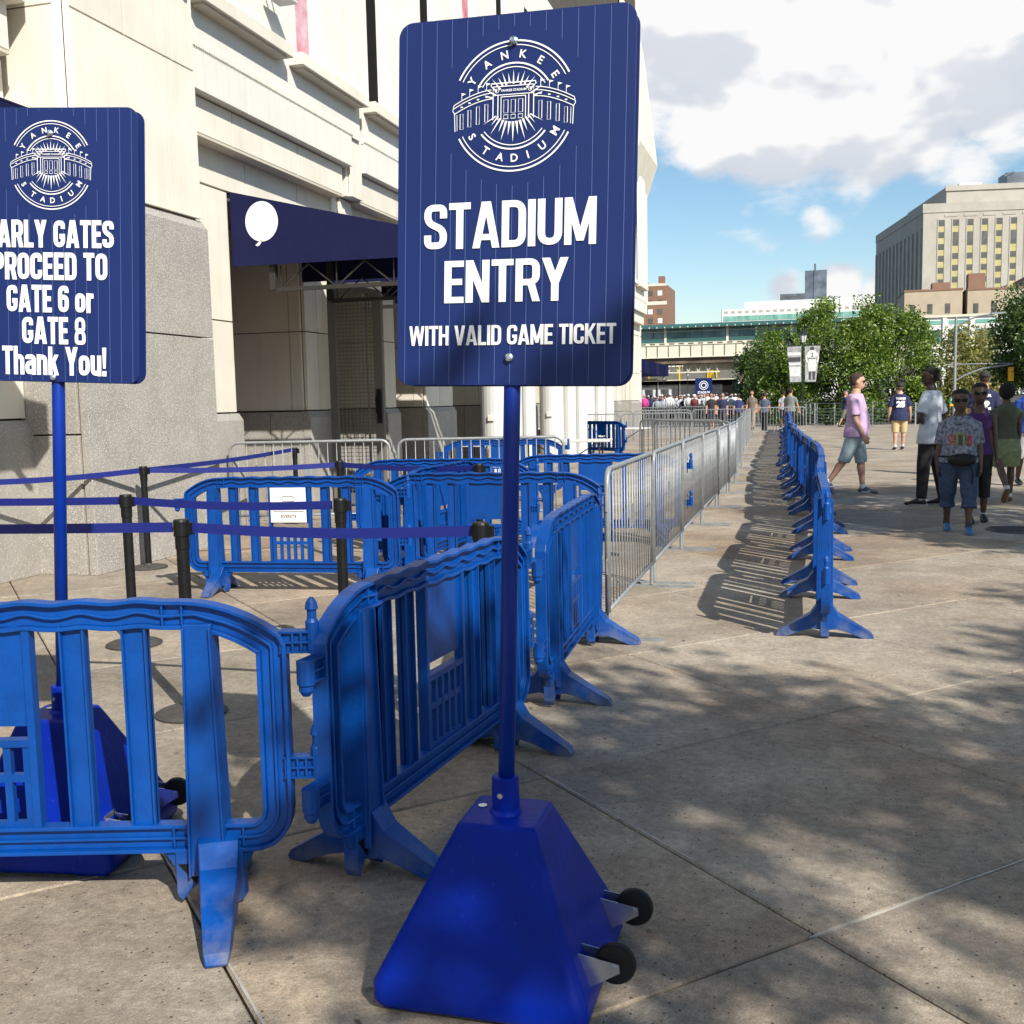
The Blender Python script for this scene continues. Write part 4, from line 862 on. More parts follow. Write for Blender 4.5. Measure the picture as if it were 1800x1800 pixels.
# street trees behind the photographer, whose shade dapples the plaza
SH=dict(m='leafg',size=.095,trunk=.16)
G3='street trees behind the photographer'
tree(6.80,-2.62,7.75,3.4,'street tree behind the photographer shading the foreground paving',seed=21,nper=250,ncl=84,crad=.27,low=.42,group=G3,**SH)
tree(10.3,.4,8.2,3.1,'street tree to the right of the photographer shading the plaza',seed=22,nper=270,ncl=60,crad=.28,low=.42,group=G3,**SH)
tree(8.2,9.2,7.8,3.2,'street tree beside the walkers, outside the frame',seed=23,nper=430,ncl=84,crad=.32,low=.42,group=G3,**SH)
tree(4.9,-8.3,8.4,3.0,'street tree farther back behind the photographer',seed=24,nper=500,ncl=52,crad=.30,low=.42,group=G3,**SH)
# ================= STREET FURNITURE =================
def make_lamp():
    e=empty('lamp_post'); M_=M['lampm']
    MB().lathe([(.16,0),(.16,.12),(.12,.16),(.14,.5),(.09,.62),(.10,.7),(.06,.8),(.045,1.2),(.038,4.1),(.07,4.14),(.05,4.2),(.09,4.24)],12).build('post',M_,e)
    MB().lathe([(.11,4.24),(.19,4.62)],6).build('lantern_glass',M['lampg'],e)
    t=MB()
    for k in range(6): a=PI/3*k; t.bar((.11*math.cos(a),.11*math.sin(a),4.24),(.195*math.cos(a),.195*math.sin(a),4.63),.02)
    t.lathe([(.24,4.62),(.22,4.66),(.08,4.82),(.05,4.86),(.05,4.92),(.01,5.02)],6).build('lantern_cap',M_,e)
    return e
lp=make_lamp(); LT=treeof(lp)
for i,(x,y_,s_,lb) in enumerate(((-.22,57,1,'black lamp post carrying the two grey player banners'),(-1.0,65,1,'black lamp post just left of the banner post, mostly hidden behind it'),(-2.6,80,1,'black lamp post in front of the green trees, left of the banners'),(-5.3,109,1,'distant black lamp post left of the third lamp'),(-4.75,104,1,'distant black lamp post close beside the farther one'),(-17.0,158,1.1,'black lamp post in front of the grey shop front'),(-20.8,160,1.0,'small black lamp post near the awnings'),(-24.5,162,1.0,'leftmost small black lamp post beyond the awnings'))):
    o=lp if i==0 else dup(LT); o.location=(x,y_,0); o.scale=(s_,)*3; tag(o,lb,'lamp post','black lantern lamp posts')
def pbanner(x0,x1,xb0,xb1,player,label):
    e=empty('banner',(x0,57,0),0,label,'banner','grey player banners')
    zt,zb=4.10,2.20; MB().add([(0,0,zt),(x1-x0,0,zt),(xb1-x0,0,zb),(xb0-x0,0,zb)],[(0,3,2,1)]).build('cloth',M['bwl'],e)
    w=x1-x0
    for z in (zt,zb): MB().bar((0,-.02,z),(w,-.02,z),.035).build('bracket_arm',M['lampm'],e)
    p=P2D(-.02)
    if player:
        cx=w*.48
        p.poly([(cx-.20,3.42),(cx-.24,3.65),(cx-.14,3.85),(cx+.14,3.85),(cx+.24,3.62),(cx+.20,3.42)],0); p.poly([(cx-.09,3.83),(cx-.1,3.97),(cx,4.03),(cx+.1,3.97),(cx+.09,3.83)],1)
        p.poly([(cx-.17,3.42),(cx+.17,3.42),(cx+.23,3.1),(cx+.17,2.75),(cx-.18,2.75),(cx-.22,3.1)],0); p.poly([(cx-.15,2.75),(cx-.04,2.75),(cx-.06,2.33),(cx-.15,2.33)],1); p.poly([(cx+.03,2.75),(cx+.15,2.75),(cx+.15,2.33),(cx+.05,2.33)],1)
        p.line([(cx-.17,3.42),(cx+.17,3.42)],.05,1); p.text('2',cx,3.60,h=.2,bold=.03,mi=1)
        p.line([(cx-.2,3.7),(cx-.3,3.45),(cx-.24,3.2)],.09,0); p.line([(cx+.2,3.7),(cx+.3,3.45),(cx+.25,3.2)],.09,0)
    else:
        p.poly([(.02,3.75),(w-.03,3.75),(w-.03,3.58),(.04,3.58)],0); p.poly([(.06,3.5),(w-.03,3.5),(w-.03,3.28),(.08,3.28)],1); p.poly([(.1,3.2),(w-.03,3.2),(w-.03,3.08),(.11,3.08)],0); p.poly([(.12,3.0),(w-.03,3.0),(w-.03,2.5),(.15,2.5)],0)
    p.b.build('banner_print',[M['bww'],M['bwd']],e)
pbanner(-1.02,-.31,-.86,-.30,False,'left grey banner of a crowded stand on the nearest lamp post'); pbanner(-.13,.64,-.10,.43,True,'right grey banner with a white uniformed batter on the nearest lamp post')
# traffic signal pole with street light
e=empty('signal_pole',(6.85,55,0),0,'grey traffic signal pole with a curved mast arm and street light','signal pole')
MB().tube([(0,0,-.1),(0,0,5.1)],[.09,.06],12).build('pole',M['galv'],e)
MB().tube([(0,0,4.6),(.3,0,4.85),(1.0,0,5.12),(1.7,0,5.2)],.04,8).box(1.55,2.15,-.1,.1,5.17,5.25).build('light_arm',M['galv'],e)
MB().tube([(0,0,2.05),(.4,0,2.3),(1.2,0,2.62),(2.55,0,2.8)],.045,8).tube([(-.35,0,2.86),(2.6,0,2.84)],.025,8).build('mast_arm',M['galv'],e)
s_=MB().box(2.36,2.60,-.12,.12,2.0,2.66).build('signal_head',M['yellow'],e,bevel=.02)
for z in (2.52,2.33,2.14): MB().loft([((2.48,-.12,z),(.07,0,0),(0,0,.07)),((2.48,-.2,z),(.075,0,0),(0,0,.075))],10).build('visor',M['yellow'],s_)
sg=MB().box(-.22,.22,-.1,-.08,.95,1.28).build('street_sign',M['greysign'],e); pp=P2D(-.105); pp.text('E 161',0,1.17,w=.3,bold=.02); pp.b.build('sign_print',M['white'],sg); MB().box(-.2,.2,-.115,-.105,.86,.97).build('yellow_plate',M['yellow'],e)
# taxi
def taxi():
    e=empty('taxi',(8.4,86,-1.3),R(100),'yellow taxi van seen from behind beyond the railing','taxi')
    MB().prism([(-2.2,.3),(2.1,.3),(2.25,.7),(2.2,.95),(1.4,1.08),(.7,1.75),(-1.9,1.8),(-2.2,1.5),(-2.3,.8)],lambda a,b,t:(a,t,b),-.9,.9).build('body',M['taxi'],e,bevel=.06)
    for sy in (-1,1): MB().prism([(-1.9,1.1),(1.1,1.1),(.62,1.65),(-1.8,1.68)],lambda a,b,t:(a,t,b),sy*.9,sy*.91).build('side_window',M['glass'],e)
    MB().box(-2.33,-2.25,-.7,.7,1.1,1.6).build('rear_window',M['glass'],e)
    for sx in (-1.4,1.4):
        for sy in (-.82,.82): MB().lathe([(.33,-.1),(.33,.1)],18).build('wheel',M['rubber'],e,loc=(sx,sy,.33),rot=(PI/2,0,0))
    for sy in (-.75,.75): MB().box(-2.36,-2.28,sy-.08,sy+.08,.85,1.1).build('tail_light',M['red'],e)
    MB().box(-.3,.3,-.25,.25,1.8,1.95).build('roof_sign',M['gold'],e)
taxi()
def car(x,y_,rz,col,label):
    e=empty('parked_car',(x,y_,-1.3 if x<9.7 else -.1),rz,label,'car','dark cars beyond the railing')
    m=cm(col,.25,bump=0)
    MB().prism([(-2.2,.3),(2.1,.3),(2.25,.7),(2.1,.9),(1.2,1.0),(.5,1.45),(-1.3,1.45),(-1.9,1.0),(-2.25,.9)],lambda a,b,t:(a,t,b),-.88,.88).build('body',m,e,bevel=.05)
    MB().prism([(-1.6,1.02),(1.0,1.02),(.45,1.38),(-1.25,1.38)],lambda a,b,t:(a,t,b),-.89,.89).build('side_window',M['glass'],e)
    for sx in (-1.4,1.4):
        for sy in (-.8,.8): MB().lathe([(.32,-.1),(.32,.1)],16).build('wheel',M['rubber'],e,loc=(sx,sy,.32),rot=(PI/2,0,0))
    for sy in (-.6,.6): MB().box(-2.28,-2.2,sy-.15,sy+.15,.7,.85).build('tail_light',M['red'],e)
car(12.5,70,R(5),(.02,.022,.03),'dark car standing in the road behind the signal pole')
car(8.0,75.5,R(8),(.015,.015,.018),'black car beyond the railing behind the man in the number shirt')
# railing
def railing(ax,ay,bx,by,label):
    a=Vector((ax,ay,0));b=Vector((bx,by,0)); n=max(1,round((b-a).length/1.6)); e=empty('railing',(ax,ay,0),0,label,'railing','metal railings along the kerb'); d=(b-a)/n
    for i in range(n+1): p_=d*i; MB().box(p_.x-.03,p_.x+.03,p_.y-.03,p_.y+.03,0,1.12).build('rail_post',M['galv'],e)
    for z in (.2,.36,.52,.68,.84,1.1): MB().bar((0,0,z),(d.x*n,d.y*n,z),.025,.03).build('rail',M['galv'],e)
railing(.5,56,4.6,49.5,'grey metal railing behind the man in the lilac shirt'); railing(-.5,64,.4,57,'grey railing behind the banner lamp post in the tree shade'); railing(7.0,47.5,11,45,'grey railing at the right behind the walkers')
hd=empty('hedge',(1,60.5,0),0,'low dark planting under the big green tree','hedge'); leaf_mass('foliage',[((x*.5-3,random.uniform(-.6,.6),.35),1) for x in range(13)],260,.28,.09,M['leafd'],hd,31)
# manhole, tables
mh=empty('manhole_cover',(2.28,12.6,0),0,'round dark manhole cover in the paving at the right edge','manhole cover'); MB().lathe([(.36,.0),(.36,.006),(.34,.009),(.0,.009)],28).build('lid',M['iron'],mh); 
rb=MB()
for k in range(-4,5): rb.box(-.28,.28,k*.06-.008,k*.06+.008,.009,.013)
rb.build('tread_ribs',M['iron'],mh)
def table(x,y_,rz,label,w=1.8):
    e=empty('folding_table',(x,y_,0),rz,label,'table','white folding tables'); MB().box(-w/2,w/2,-.38,.38,.71,.75).build('table_top',M['whitep'],e,bevel=.01)
    for sx in (-1,1): MB().bar((sx*(w/2-.2),-.3,0),(sx*(w/2-.2),-.3,.71),.03).bar((sx*(w/2-.2),.3,0),(sx*(w/2-.2),.3,.71),.03).bar((sx*(w/2-.2),-.3,.05),(sx*(w/2-.2),.3,.05),.025).bar((sx*(w/2-.25),0,.70),(sx*.25,0,.45),.02).build('table_leg',M['truss'],e)
table(-5.0,28.6,R(4),'white folding table in front of the far steel barriers, right of the upright blue barrier'); table(-6.6,29.6,R(2),'white folding table farther left behind the upright blue barrier'); table(-4.6,20.4,R(5),'white folding table nearest, left of the upright blue barrier')
table(-6.1,19.4,R(90),'white table at the foot of the first white column')
# scanners and tent
for i in range(4):
    e=empty('security_gate',(-14.6+i*1.25,84,0),0,ordn[i]+' from the left of the white walk-through security gates','security gate','white walk-through security gates')
    for sx in (-.42,.42): MB().box(sx-.09,sx+.09,-.3,.3,0,2.2).build('side_panel',M['whitep'],e,bevel=.03)
    MB().box(-.5,.5,-.12,.12,2.2,2.35).build('header',M['gate'],e)
e=empty('tent',(-17,88,0),0,'small navy pointed tent near the security gates','tent'); MB().add([(-1.6,-1.6,2.5),(1.6,-1.6,2.5),(1.6,1.6,2.5),(-1.6,1.6,2.5),(0,0,3.6)],[(0,1,4),(1,2,4),(2,3,4),(3,0,4),(3,2,1,0)]).build('canopy',M['awnstr'],e)
for a in (-1.5,1.5):
    for b_ in (-1.5,1.5): MB().box(a-.03,a+.03,b_-.03,b_+.03,0,2.5).build('leg',M['whitep'],e)
M['cyan']=mat('cyan_plastic',(.02,.38,.75),.5)
for i,(x,y_) in enumerate(((-12.6,70),(-11.6,72),(-13.4,76))):
    e=empty('cyan_stand',(x,y_,0),0,('left','right','rear')[i]+' bright cyan upright stand behind the far barriers','stand','cyan stands'); MB().box(-.35,.35,-.04,.04,.25,1.9).build('panel',M['cyan'],e); MB().box(-.3,.3,-.25,.25,0,.25).build('foot',M['whitep'],e)
# far navy entry signs
def farsign(x,y_,s_,label):
    e=empty('entry_sign',(x,y_,0),0,label,'sign','distant navy signs'); MB().box(-.7*s_,.7*s_,-.03,.03,.9,.9+2.1*s_).build('board',M['sign'],e); MB().box(-.05,.05,-.02,.02,0,.9).build('pole',M['pole'],e)
    p=P2D(-.04); p.arc(0,.9+1.5*s_,.35*s_,0,360,.05*s_); p.arc(0,.9+1.5*s_,.2*s_,0,360,.08*s_); p.text('STADIUM',0,.9+.92*s_,w=1.0*s_,h=.2*s_,bold=.04); p.text('ENTRY',0,.9+.62*s_,w=.75*s_,h=.2*s_,bold=.04); p.text('WITH VALID GAME TICKET',0,.9+.3*s_,w=1.2*s_,h=.11*s_,bold=.02); p.b.build('sign_print',M['white'],e)
farsign(-10.4,112,1.25,'distant navy entry sign under the viaduct behind the crowd'); farsign(-6.3,108,.9,'smaller distant navy sign right of the bigger far one')
# ================= VIADUCT =================
V=empty('elevated_station',(0,140,0),0,'elevated railway station with teal roof and cream steel girders across the street','station')
def vp(mb,name,m,lab=None):
    o=mb.build(name,M[m],V,bevel=0); o.location=(0,0,0); return o
x0,x1=-70,8
vp(MB().box(x0,x1,-.6,8,10.65,10.8).prism([(-.9,10.55),(-.9,10.75),(-.2,11.1),(3.5,11.35),(8,11.1),(8,10.8),(-.2,10.8)],lambda a,b,t:(t,a,b),x0,x1),'roof','teal')
for i in range(12): vp(MB().box(-26+i*3.4,-25.95+i*3.4,-.95,-.8,10.55,10.78),'roof_rib','cste') if 0 else None
st=MB()
for i in range(77): st.box(x0+i,x0+i+.12,-.98,-.9,10.58,10.76)
o=vp(st,'eave_ribs','cste'); o['kind']='stuff'
for i in range(7):
    a=-50+i*8.0; vp(MB().box(a+.15,a+7.85,.3,.36,8.75,10.55),'window','tealglass'); vp(MB().box(a-.15,a+.15,.15,.5,8.4,10.6),'mullion','cste')
    for k in range(1,5): vp(MB().box(a+k*1.6-.04,a+k*1.6+.04,.24,.3,8.75,10.4),'glazing_bar','teal')
    vp(MB().box(a+.15,a+7.85,.2,.3,10.15,10.2),'glazing_rail','cste'); vp(MB().box(a+.3,a+7.7,.22,.29,8.75,9.25),'dado_panel','teal')
vp(MB().box(x0,x1,.0,8,8.45,8.72),'platform_edge','cste')
dn=MB()
for i in range(62): dn.box(x0+i*1.25,x0+i*1.25+.7,-.03,0.0,8.5,8.66)
o=vp(dn,'edge_slots','rust'); o['kind']='stuff'
vp(MB().box(x0,x1,.0,.3,6.85,8.4),'girder','cste')
for i in range(38): vp(MB().box(-48+i*1.45-.03,-48+i*1.45+.03,-.08,0,6.85,8.4),'girder_rib','rust')
vp(MB().box(x0,x1,-.1,.0,6.75,6.85).box(x0,x1,-.1,0,8.38,8.46),'girder_flange','cste')
vp(MB().box(x0,x1,.3,8,6.0,8.4),'deck','rust')
tr=MB()
for i in range(26): a=-45+i*1.3; tr.bar((a,1,4.9),(a+.65,1,6.3),.1).bar((a+.65,1,6.3),(a+1.3,1,4.9),.1)
tr.bar((-45,1,4.85),(-11,1,4.85),.15)
vp(tr,'cross_truss','cste')
vp(MB().box(-16,-8.2,3,3.3,5.1,6.7),'rear_girder','cste')
for a in (-48,-28,-8.0,5.5): vp(MB().box(a-.45,a+.45,.4,1.3,-.2,6.7),'column','rust'); vp(MB().box(a+1.0,a+1.6,.1,.4,4.9,6.85),'hanger','cste')
# shop front beyond
SF=empty('fast_food_shop',(0,166,0),0,'grey fast food shop front with yellow bars and golden arches under the viaduct','shop')
def sp(mb,name,m): return mb.build(name,M[m],SF)
sp(MB().box(-40,-10.5,0,6,4.3,6.3),'fascia_wall','shopg'); sp(MB().box(-40,-6,.5,6,6.3,8.5),'upper_wall','cste'); sp(MB().box(-40,-10.5,.6,5,0,4.3),'shop_recess','dark')
for i in range(5): sp(MB().box(-33.2+i*4.75,-28.7+i*4.75,-.12,0,4.4,6.2),'fascia_panel','shopg'); sp(MB().box(-33.5+i*4.75,-33.25+i*4.75,-.2,0,4.2,6.7),'yellow_bar','gold')
sp(MB().box(-40,-10.5,-.25,.1,6.35,6.5),'fascia_cap','cste'); sp(MB().box(-40,-10.5,-.25,.1,4.2,4.35),'fascia_sill','cste')
for i in range(7): sp(MB().box(-36+i*3.4,-33+i*3.4,.45,.55,.8,3.6),'window','glass'); sp(MB().box(-36.2+i*3.4,-36.05+i*3.4,.3,.5,.5,4.1),'window_frame','galv')
p=P2D(-.3)
for cx in (-14.45,-13.75): p.line([(cx+.33*math.cos(R(a)),4.5+(1.5 if 1 else 0)*math.sin(R(a))) for a in range(0,181,12)],.2)
p.b.build('arches_logo',M['gold'],SF)
sp(MB().box(-26.1,-24.6,-.35,-.2,4.15,5.75),'brown_sign','rust')
for a,b_,z0,z1,m in ((-29,-24,6.7,7.5,'red'),(-22.5,-21.5,6.8,7.6,'red'),(-17.5,-13.5,6.8,7.6,'red')): sp(MB().box(a,b_,.3,.5,z0,z1),'red_sign',m)
sp(MB().box(-12.2,-11.1,.2,.4,5.2,8.2),'orange_sign','orange')
# ================= FAR BUILDINGS =================
def bldg(name,x,y_,w,d,h,m,label,z0=0):
    e=empty(name,(x,y_,z0),0,label,'building'); MB().box(0,w,0,d,-z0-1,h).build('wall',M[m],e); return e
# courthouse
e=empty('courthouse',(25,260,0),R(9),'massive limestone courthouse with window strips and yellow netting at the upper right','building')
MB().box(0,70,0,47,-1,43.2).build('wall',M['lime'],e); MB().box(.0,70,-.15,0,41.9,43.9).box(-.15,0,-.15,47,41.9,43.9).build('parapet',M['lime'],e)
MB().box(6.6,64,6,41,43,48.6).build('attic',M['lime'],e)
MB().box(6.3,64,5.7,6,47.6,48.8).build('attic_cornice',M['lime'],e)
MB().box(20.5,30,8,14,48.6,51.6).bar((19.8,8,50.8),(22,8,51.7),.4).build('roof_plant',M['tower'],e); MB().box(10,15,8,10,48.6,49.6).build('roof_vent',M['fwhite'],e)
wm=MB().box(0,1.35,-.02,.02,0,1.25).mesh('window',M['winf']); wl=MB().box(0,1.35,-.02,.02,0,3.0).mesh('window',M['winf']); ym=MB().box(0,1.35,-.05,0,0,1.35).mesh('netting_panel',M['yel']); rc=random.Random(5)
def inst(nm,me,par,loc): o=bpy.data.objects.new(nm,me); COL.objects.link(o); o.parent=par; o.location=loc; return o
rec=MB()
for c in range(9):
    cx=3.3+c*3.12
    MB().box(cx-.22,cx,-.12,0,4,40.2).box(cx+1.35,cx+1.57,-.12,0,4,40.2).box(cx-.22,cx+1.57,-.12,0,40.2,40.5).build('strip_surround',M['lime'],e)
    z=38.9
    MB().box(cx,cx+1.35,-.01,.0,5,z+1.3).build('strip_back',M['yel'],e)
    r_=0
    while z>12 and r_<11:
        tall=(r_==1 and c in (1,2,3,5))
        inst('window',wl if tall else wm,e,(cx,-.06,z-(1.8 if tall else 0)))
        z-=2.62*(1 if not tall else 1.8); r_+=1
fr=MB()
for c in range(14): fr.box(6+c*4.2-1.4,6+c*4.2+1.4,-.1,0,40.9,41.4)
fr.build('frieze_relief',M['lime'],e)
for c in range(12): MB().box(-.05,0.02,2.4+c*3.7,4.0+c*3.7,4,38.2).build('side_window_strip',M['winf'],e)
for c in range(13): MB().box(-.35,0,.9+c*3.7,1.7+c*3.7,4,38.6).build('side_pilaster',M['lime'],e)
# tan rooftops in front
for x,w,z,lb,cb in ((17.6,10.2,20.5,'low tan brick block left below the courthouse',[(5,3.2,1.6)]),(28.7,9.6,20.3,'middle tan brick block with a small rooftop house below the courthouse',[(.2,2.9,3.2)]),(38.8,14,22.2,'taller tan brick block at the right edge below the courthouse',[(5,1.4,3.4)])):
    e=empty('brick_block',(x,215,0),0,lb,'building','tan brick blocks below the courthouse'); MB().box(0,w,0,14,-1,z).build('wall',M['tan'],e); MB().box(-.1,w+.1,-.1,14,z,z+.35).build('coping',M['brick'],e)
    for a,b_,c in cb: MB().box(a,a+b_,1,4,z+.35,z+c).build('roof_house',M['brick'],e)
    for k in range(int(w/3.2)): MB().box(1+k*3.1,1.9+k*3.1,-.05,.02,z-4.2,z-2.4).build('window',M['winf'],e)
# cream market structure
e=empty('cream_arcade',(10.5,150,0),0,'long cream building with teal windows below the tan blocks','building')
MB().box(0,45,0,12,-1,11.3).build('wall',M['fwhite'],e)
MB().box(-.2,45.2,-.25,12,11.3,11.6).build('cornice',M['cste'],e)
for k in range(14):
    MB().box(.8+k*3.25,3.6+k*3.25,-.06,.02,8.0,9.7).build('window',M['tealglass'],e)
    for q_ in range(1,4): MB().box(.8+k*3.25+q_*.7-.04,.8+k*3.25+q_*.7+.04,-.09,-.06,8.0,9.7).build('glazing_bar',M['teal'],e)
    MB().box(.3+k*3.25-.25,.3+k*3.25+.25,-.2,0,0,11.3).build('pilaster',M['fwhite'],e); MB().box(.8+k*3.25,3.6+k*3.25,-.05,.02,10.4,10.9).build('green_panel',M['greenw'],e); MB().box(.8+k*3.25,3.4+k*3.25,-.05,.02,2.8,4.8).build('lower_window',M['glass'],e)
MB().box(0,45,-.2,0,5.6,5.9).box(0,45,-.2,0,7.2,7.4).build('string_course',M['cste'],e)
# brown tower
e=empty('apartment_tower',(-58,300,0),0,'brown brick apartment tower beside the stadium wall','building'); MB().box(0,19.9,0,20,-1,33.2).build('wall',M['brick'],e)
MB().box(-.1,20,-.1,0,27.6,28.6).box(-.1,20,-.1,0,32.8,33.5).build('band',M['cste'],e); MB().box(17.5,19.2,1,3,33.2,35.6).box(9,14,2,8,33.2,34.4).build('roof_house',M['brick'],e)
for c in range(7):
    for r_ in range(10): MB().box(1.2+c*2.7,2.5+c*2.7,-.08,.02,7.2+r_*2.55,8.6+r_*2.55).build('window',M['winf'] if (c+r_)%3 else M['fwhite'],e)
# white hospital-like building
e=empty('white_office_building',(-30.5,400,0),0,'long white office building with green window band over the station roof','building'); MB().box(0,60,0,40,-1,33.5).build('wall',M['fwhite'],e); MB().box(8,58,4,36,33.5,36.2).build('penthouse',M['fwhite'],e)
for k in range(24): MB().box(.6+k*2.5,2.9+k*2.5,-.1,.02,29.2,31).build('window',M['greenw'],e)
MB().box(-.2,.0,-.1,40,27.8,33.5).build('side_wall',M['tealglass'],e)
for k in range(24): MB().box(.9+k*2.5,2.2+k*2.5,-.06,.02,32,32.8).build('upper_window',M['lime'],e)
e=empty('dark_tower',(-1.2,440,0),0,'dark glass tower block above the green trees','building'); MB().box(0,8.3,0,14,-1,50.5).box(3.4,4.2,-.3,0,0,53).build('wall',M['tower'],e); MB().box(-9.5,0,0,14,-1,41.8).build('wing',M['tower'],e)
for k in range(7): MB().box(-9.2,-.3,-.06,.02,28+k*2,28.8+k*2).build('window_band',M['winf'],e)
# ================= PEOPLE =================
def Rv(v,ax,a): return Matrix.Rotation(a,3,ax)@Vector(v)
SK={'w':(.52,.30,.21),'w2':(.48,.24,.16),'d':(.045,.025,.016),'m':(.09,.05,.033)}
def person(x,y_,face,H,label,skin='w',g=1.0,legs=((.35,.1),(-.25,.25)),arms=((-.25,.12,.25),(.25,.12,.3)),top=None,bottom=None,shoe=(.02,.02,.025),hair=None,cap=None,glasses=False,belly=0,extra=None,vox=.010,fem=False,lod=0,headturn=0,bare=False,rz_torso=0,hs=1.0,group='people on the plaza',toplen=-.06):
    s=H/1.75; e=empty('person',(x,y_,0),face,label,'person',group)
    sk=cm(SK[skin],.5,var=.06,bump=0) if isinstance(skin,str) else cm(skin,.5)
    V_=Vector; L_={}
    hipx=.092
    def leg(sg,a,k):
        d=V_((0,math.sin(a),-math.cos(a))); d2=V_((0,math.sin(a-k),-math.cos(a-k)))
        return d,d2
    dz=[]
    for i,sg in enumerate((-1,1)):
        a,k_=legs[i]; d,d2=leg(sg,a,k_); dz.append((d*.43+d2*.42).z)
    hz=-min(dz)+.085
    body=MB(); topm=MB(); bot=MB(); shoes=MB(); gx=g
    X=V_((1,0,0))
    def ell(c,rx,ry): return (c,(rx,0,0),(0,ry,0))
    gz=lambda z: gx if z<.30 else .45+.55*gx
    # torso
    T=[(-.10,.150,.105,0),(0,.168,.118,-.005),(.10,.155 if not fem else .14,.108,0),(.20,.148 if not fem else .125,.105,.01),(.32,.165 if not fem else .145,.112,.01),(.43,.172 if not fem else .15,.100,0),(.49,.135 if not fem else .12,.082,-.005),(.53,.075,.065,-.005),(.60,.056,.058,.008)]
    def bel(z): return belly*math.exp(-((z-.12)/.14)**2)
    body.loft([((0,yy+bel(z)*.6,hz+z),(rx*gz(z),0,0),(0,(ry+bel(z)*.5)*gz(z),0)) for z,rx,ry,yy in T],16)
    if lod<2:
        hc=V_((0,.018,hz+.712))
        HR=[(z_*hs,a_*hs,b_*hs,c_*hs) for z_,a_,b_,c_ in ((-.118,.022,.03,.03),(-.108,.042,.050,.022),(-.085,.055,.070,.014),(-.05,.064,.086,.004),(-.01,.071,.094,-.002),(.03,.074,.098,-.004),(.06,.070,.093,-.006),(.085,.055,.075,-.006),(.102,.030,.042,-.006),(.107,.008,.012,-.006))]; hc=hc+V_((0,0,.11*(hs-1)))
        RH=Matrix.Rotation(headturn,3,'Z')
        body.loft([(hc+RH@V_((0,yy,z)),RH@V_((rx*1.10,0,0)),RH@V_((0,ry*1.06,0))) for z,rx,ry,yy in HR],16)
        def hb(c,r,**k): body.ball(tuple(hc+RH@(V_(c)*hs)),r*hs,n=8,m=5,**k)
        hb((0,.098,-.022),.017,sz=1.3); hb((0,.088,-.062),.022,sz=.6); 
        for sg in (-1,1): hb((sg*.078,-.005,-.012),.022,sx=.5,sz=1.35)
        hb((0,.082,.012),.03,sx=1.5,sz=.4)
    else:
        hc=V_((0,0,hz+.73)); RH=Matrix.Identity(3); body.ball(tuple(hc),.11,sx=.75,sy=.9,n=10,m=6)
    legp=[];armp=[]
    for i,sg in enumerate((-1,1)):
        a,k_=legs[i]; d,d2=leg(sg,a,k_); hip=V_((sg*hipx*gx,0,hz-.04)); kn=hip+V_((sg*.005,0,.04))+d*.43; an=kn+d2*.42; legp.append((hip,kn,an,d,d2))
        gl=.5+.5*gx
        def rr(p_,r): return (p_,(r,0,0),V_((1,0,0)).cross(d).normalized()*r*1.05)
        body.loft([rr(hip,.088*gl),rr(hip.lerp(kn,.35),.080*gl),rr(hip.lerp(kn,.8),.058*gl),rr(kn,.053*gl),rr(kn.lerp(an,.28)-V_((0,.008,0)),.056*gl),rr(kn.lerp(an,.6),.045),rr(an,.034),rr(an-V_((0,0,.05)),.034)],10)
        # foot
        pitch=-.0 if an.z<.12 else -.6
        fd=V_((0,math.cos(pitch),math.sin(pitch)*1.0)); 
        if an.z>.12: fd=V_((0,.72,-.69))
        if an.z<=.12 and a>.25: fd=V_((0,.985,.17)); 
        upv=X.cross(fd)
        hl=an-V_((0,0,.03))-fd*.055; F_=[]
        for t,w,hh,up_ in ((0,.026,.026,.0),(.04,.036,.045,.012),(.11,.038,.045,.008),(.17,.044,.032,-.008),(.22,.046,.024,-.017),(.26,.032,.017,-.022),(.275,.012,.01,-.024)):
            F_.append((hl+fd*t+upv*(up_-.012),(w*1.08,0,0),upv*hh*1.05))
        o=MB().loft(F_,12).build('shoe',cm(shoe,.6),e,smooth=True); o.scale=(s,s,s)
        # arm
        f_,b_,el=arms[i][:3]; shd=V_((sg*.168*(.45+.55*gx),0,hz+.445)); 
        ud=V_((sg*math.sin(b_),math.sin(f_)*math.cos(b_),-math.cos(f_)*math.cos(b_))); elb=shd+ud*.285
        fdv=V_((sg*math.sin(b_*.5),math.sin(f_+el),-math.cos(f_+el))).normalized() if len(arms[i])<4 else V_(arms[i][3]).normalized()
        wr=elb+fdv*.245; armp.append((shd,elb,wr,fdv)); ga=.6+.4*gx
        if fem: ga*=.85
        def ra(p_,r,dd): u=dd.cross(V_((0,1,.01)) if abs(dd.y)<.9 else V_((1,0,0))).normalized(); return (p_,u*r,dd.cross(u)*r)
        body.loft([ra(shd+V_((-sg*.03,0,.012)),.05*ga,ud),ra(shd,.056*ga,ud),ra(shd.lerp(elb,.4),.048*ga,ud),ra(elb,.038*ga,(ud+fdv).normalized()),ra(elb.lerp(wr,.3),.041*ga,fdv),ra(wr,.025*ga,fdv),ra(wr+fdv*.02,.026*ga,fdv)],10)
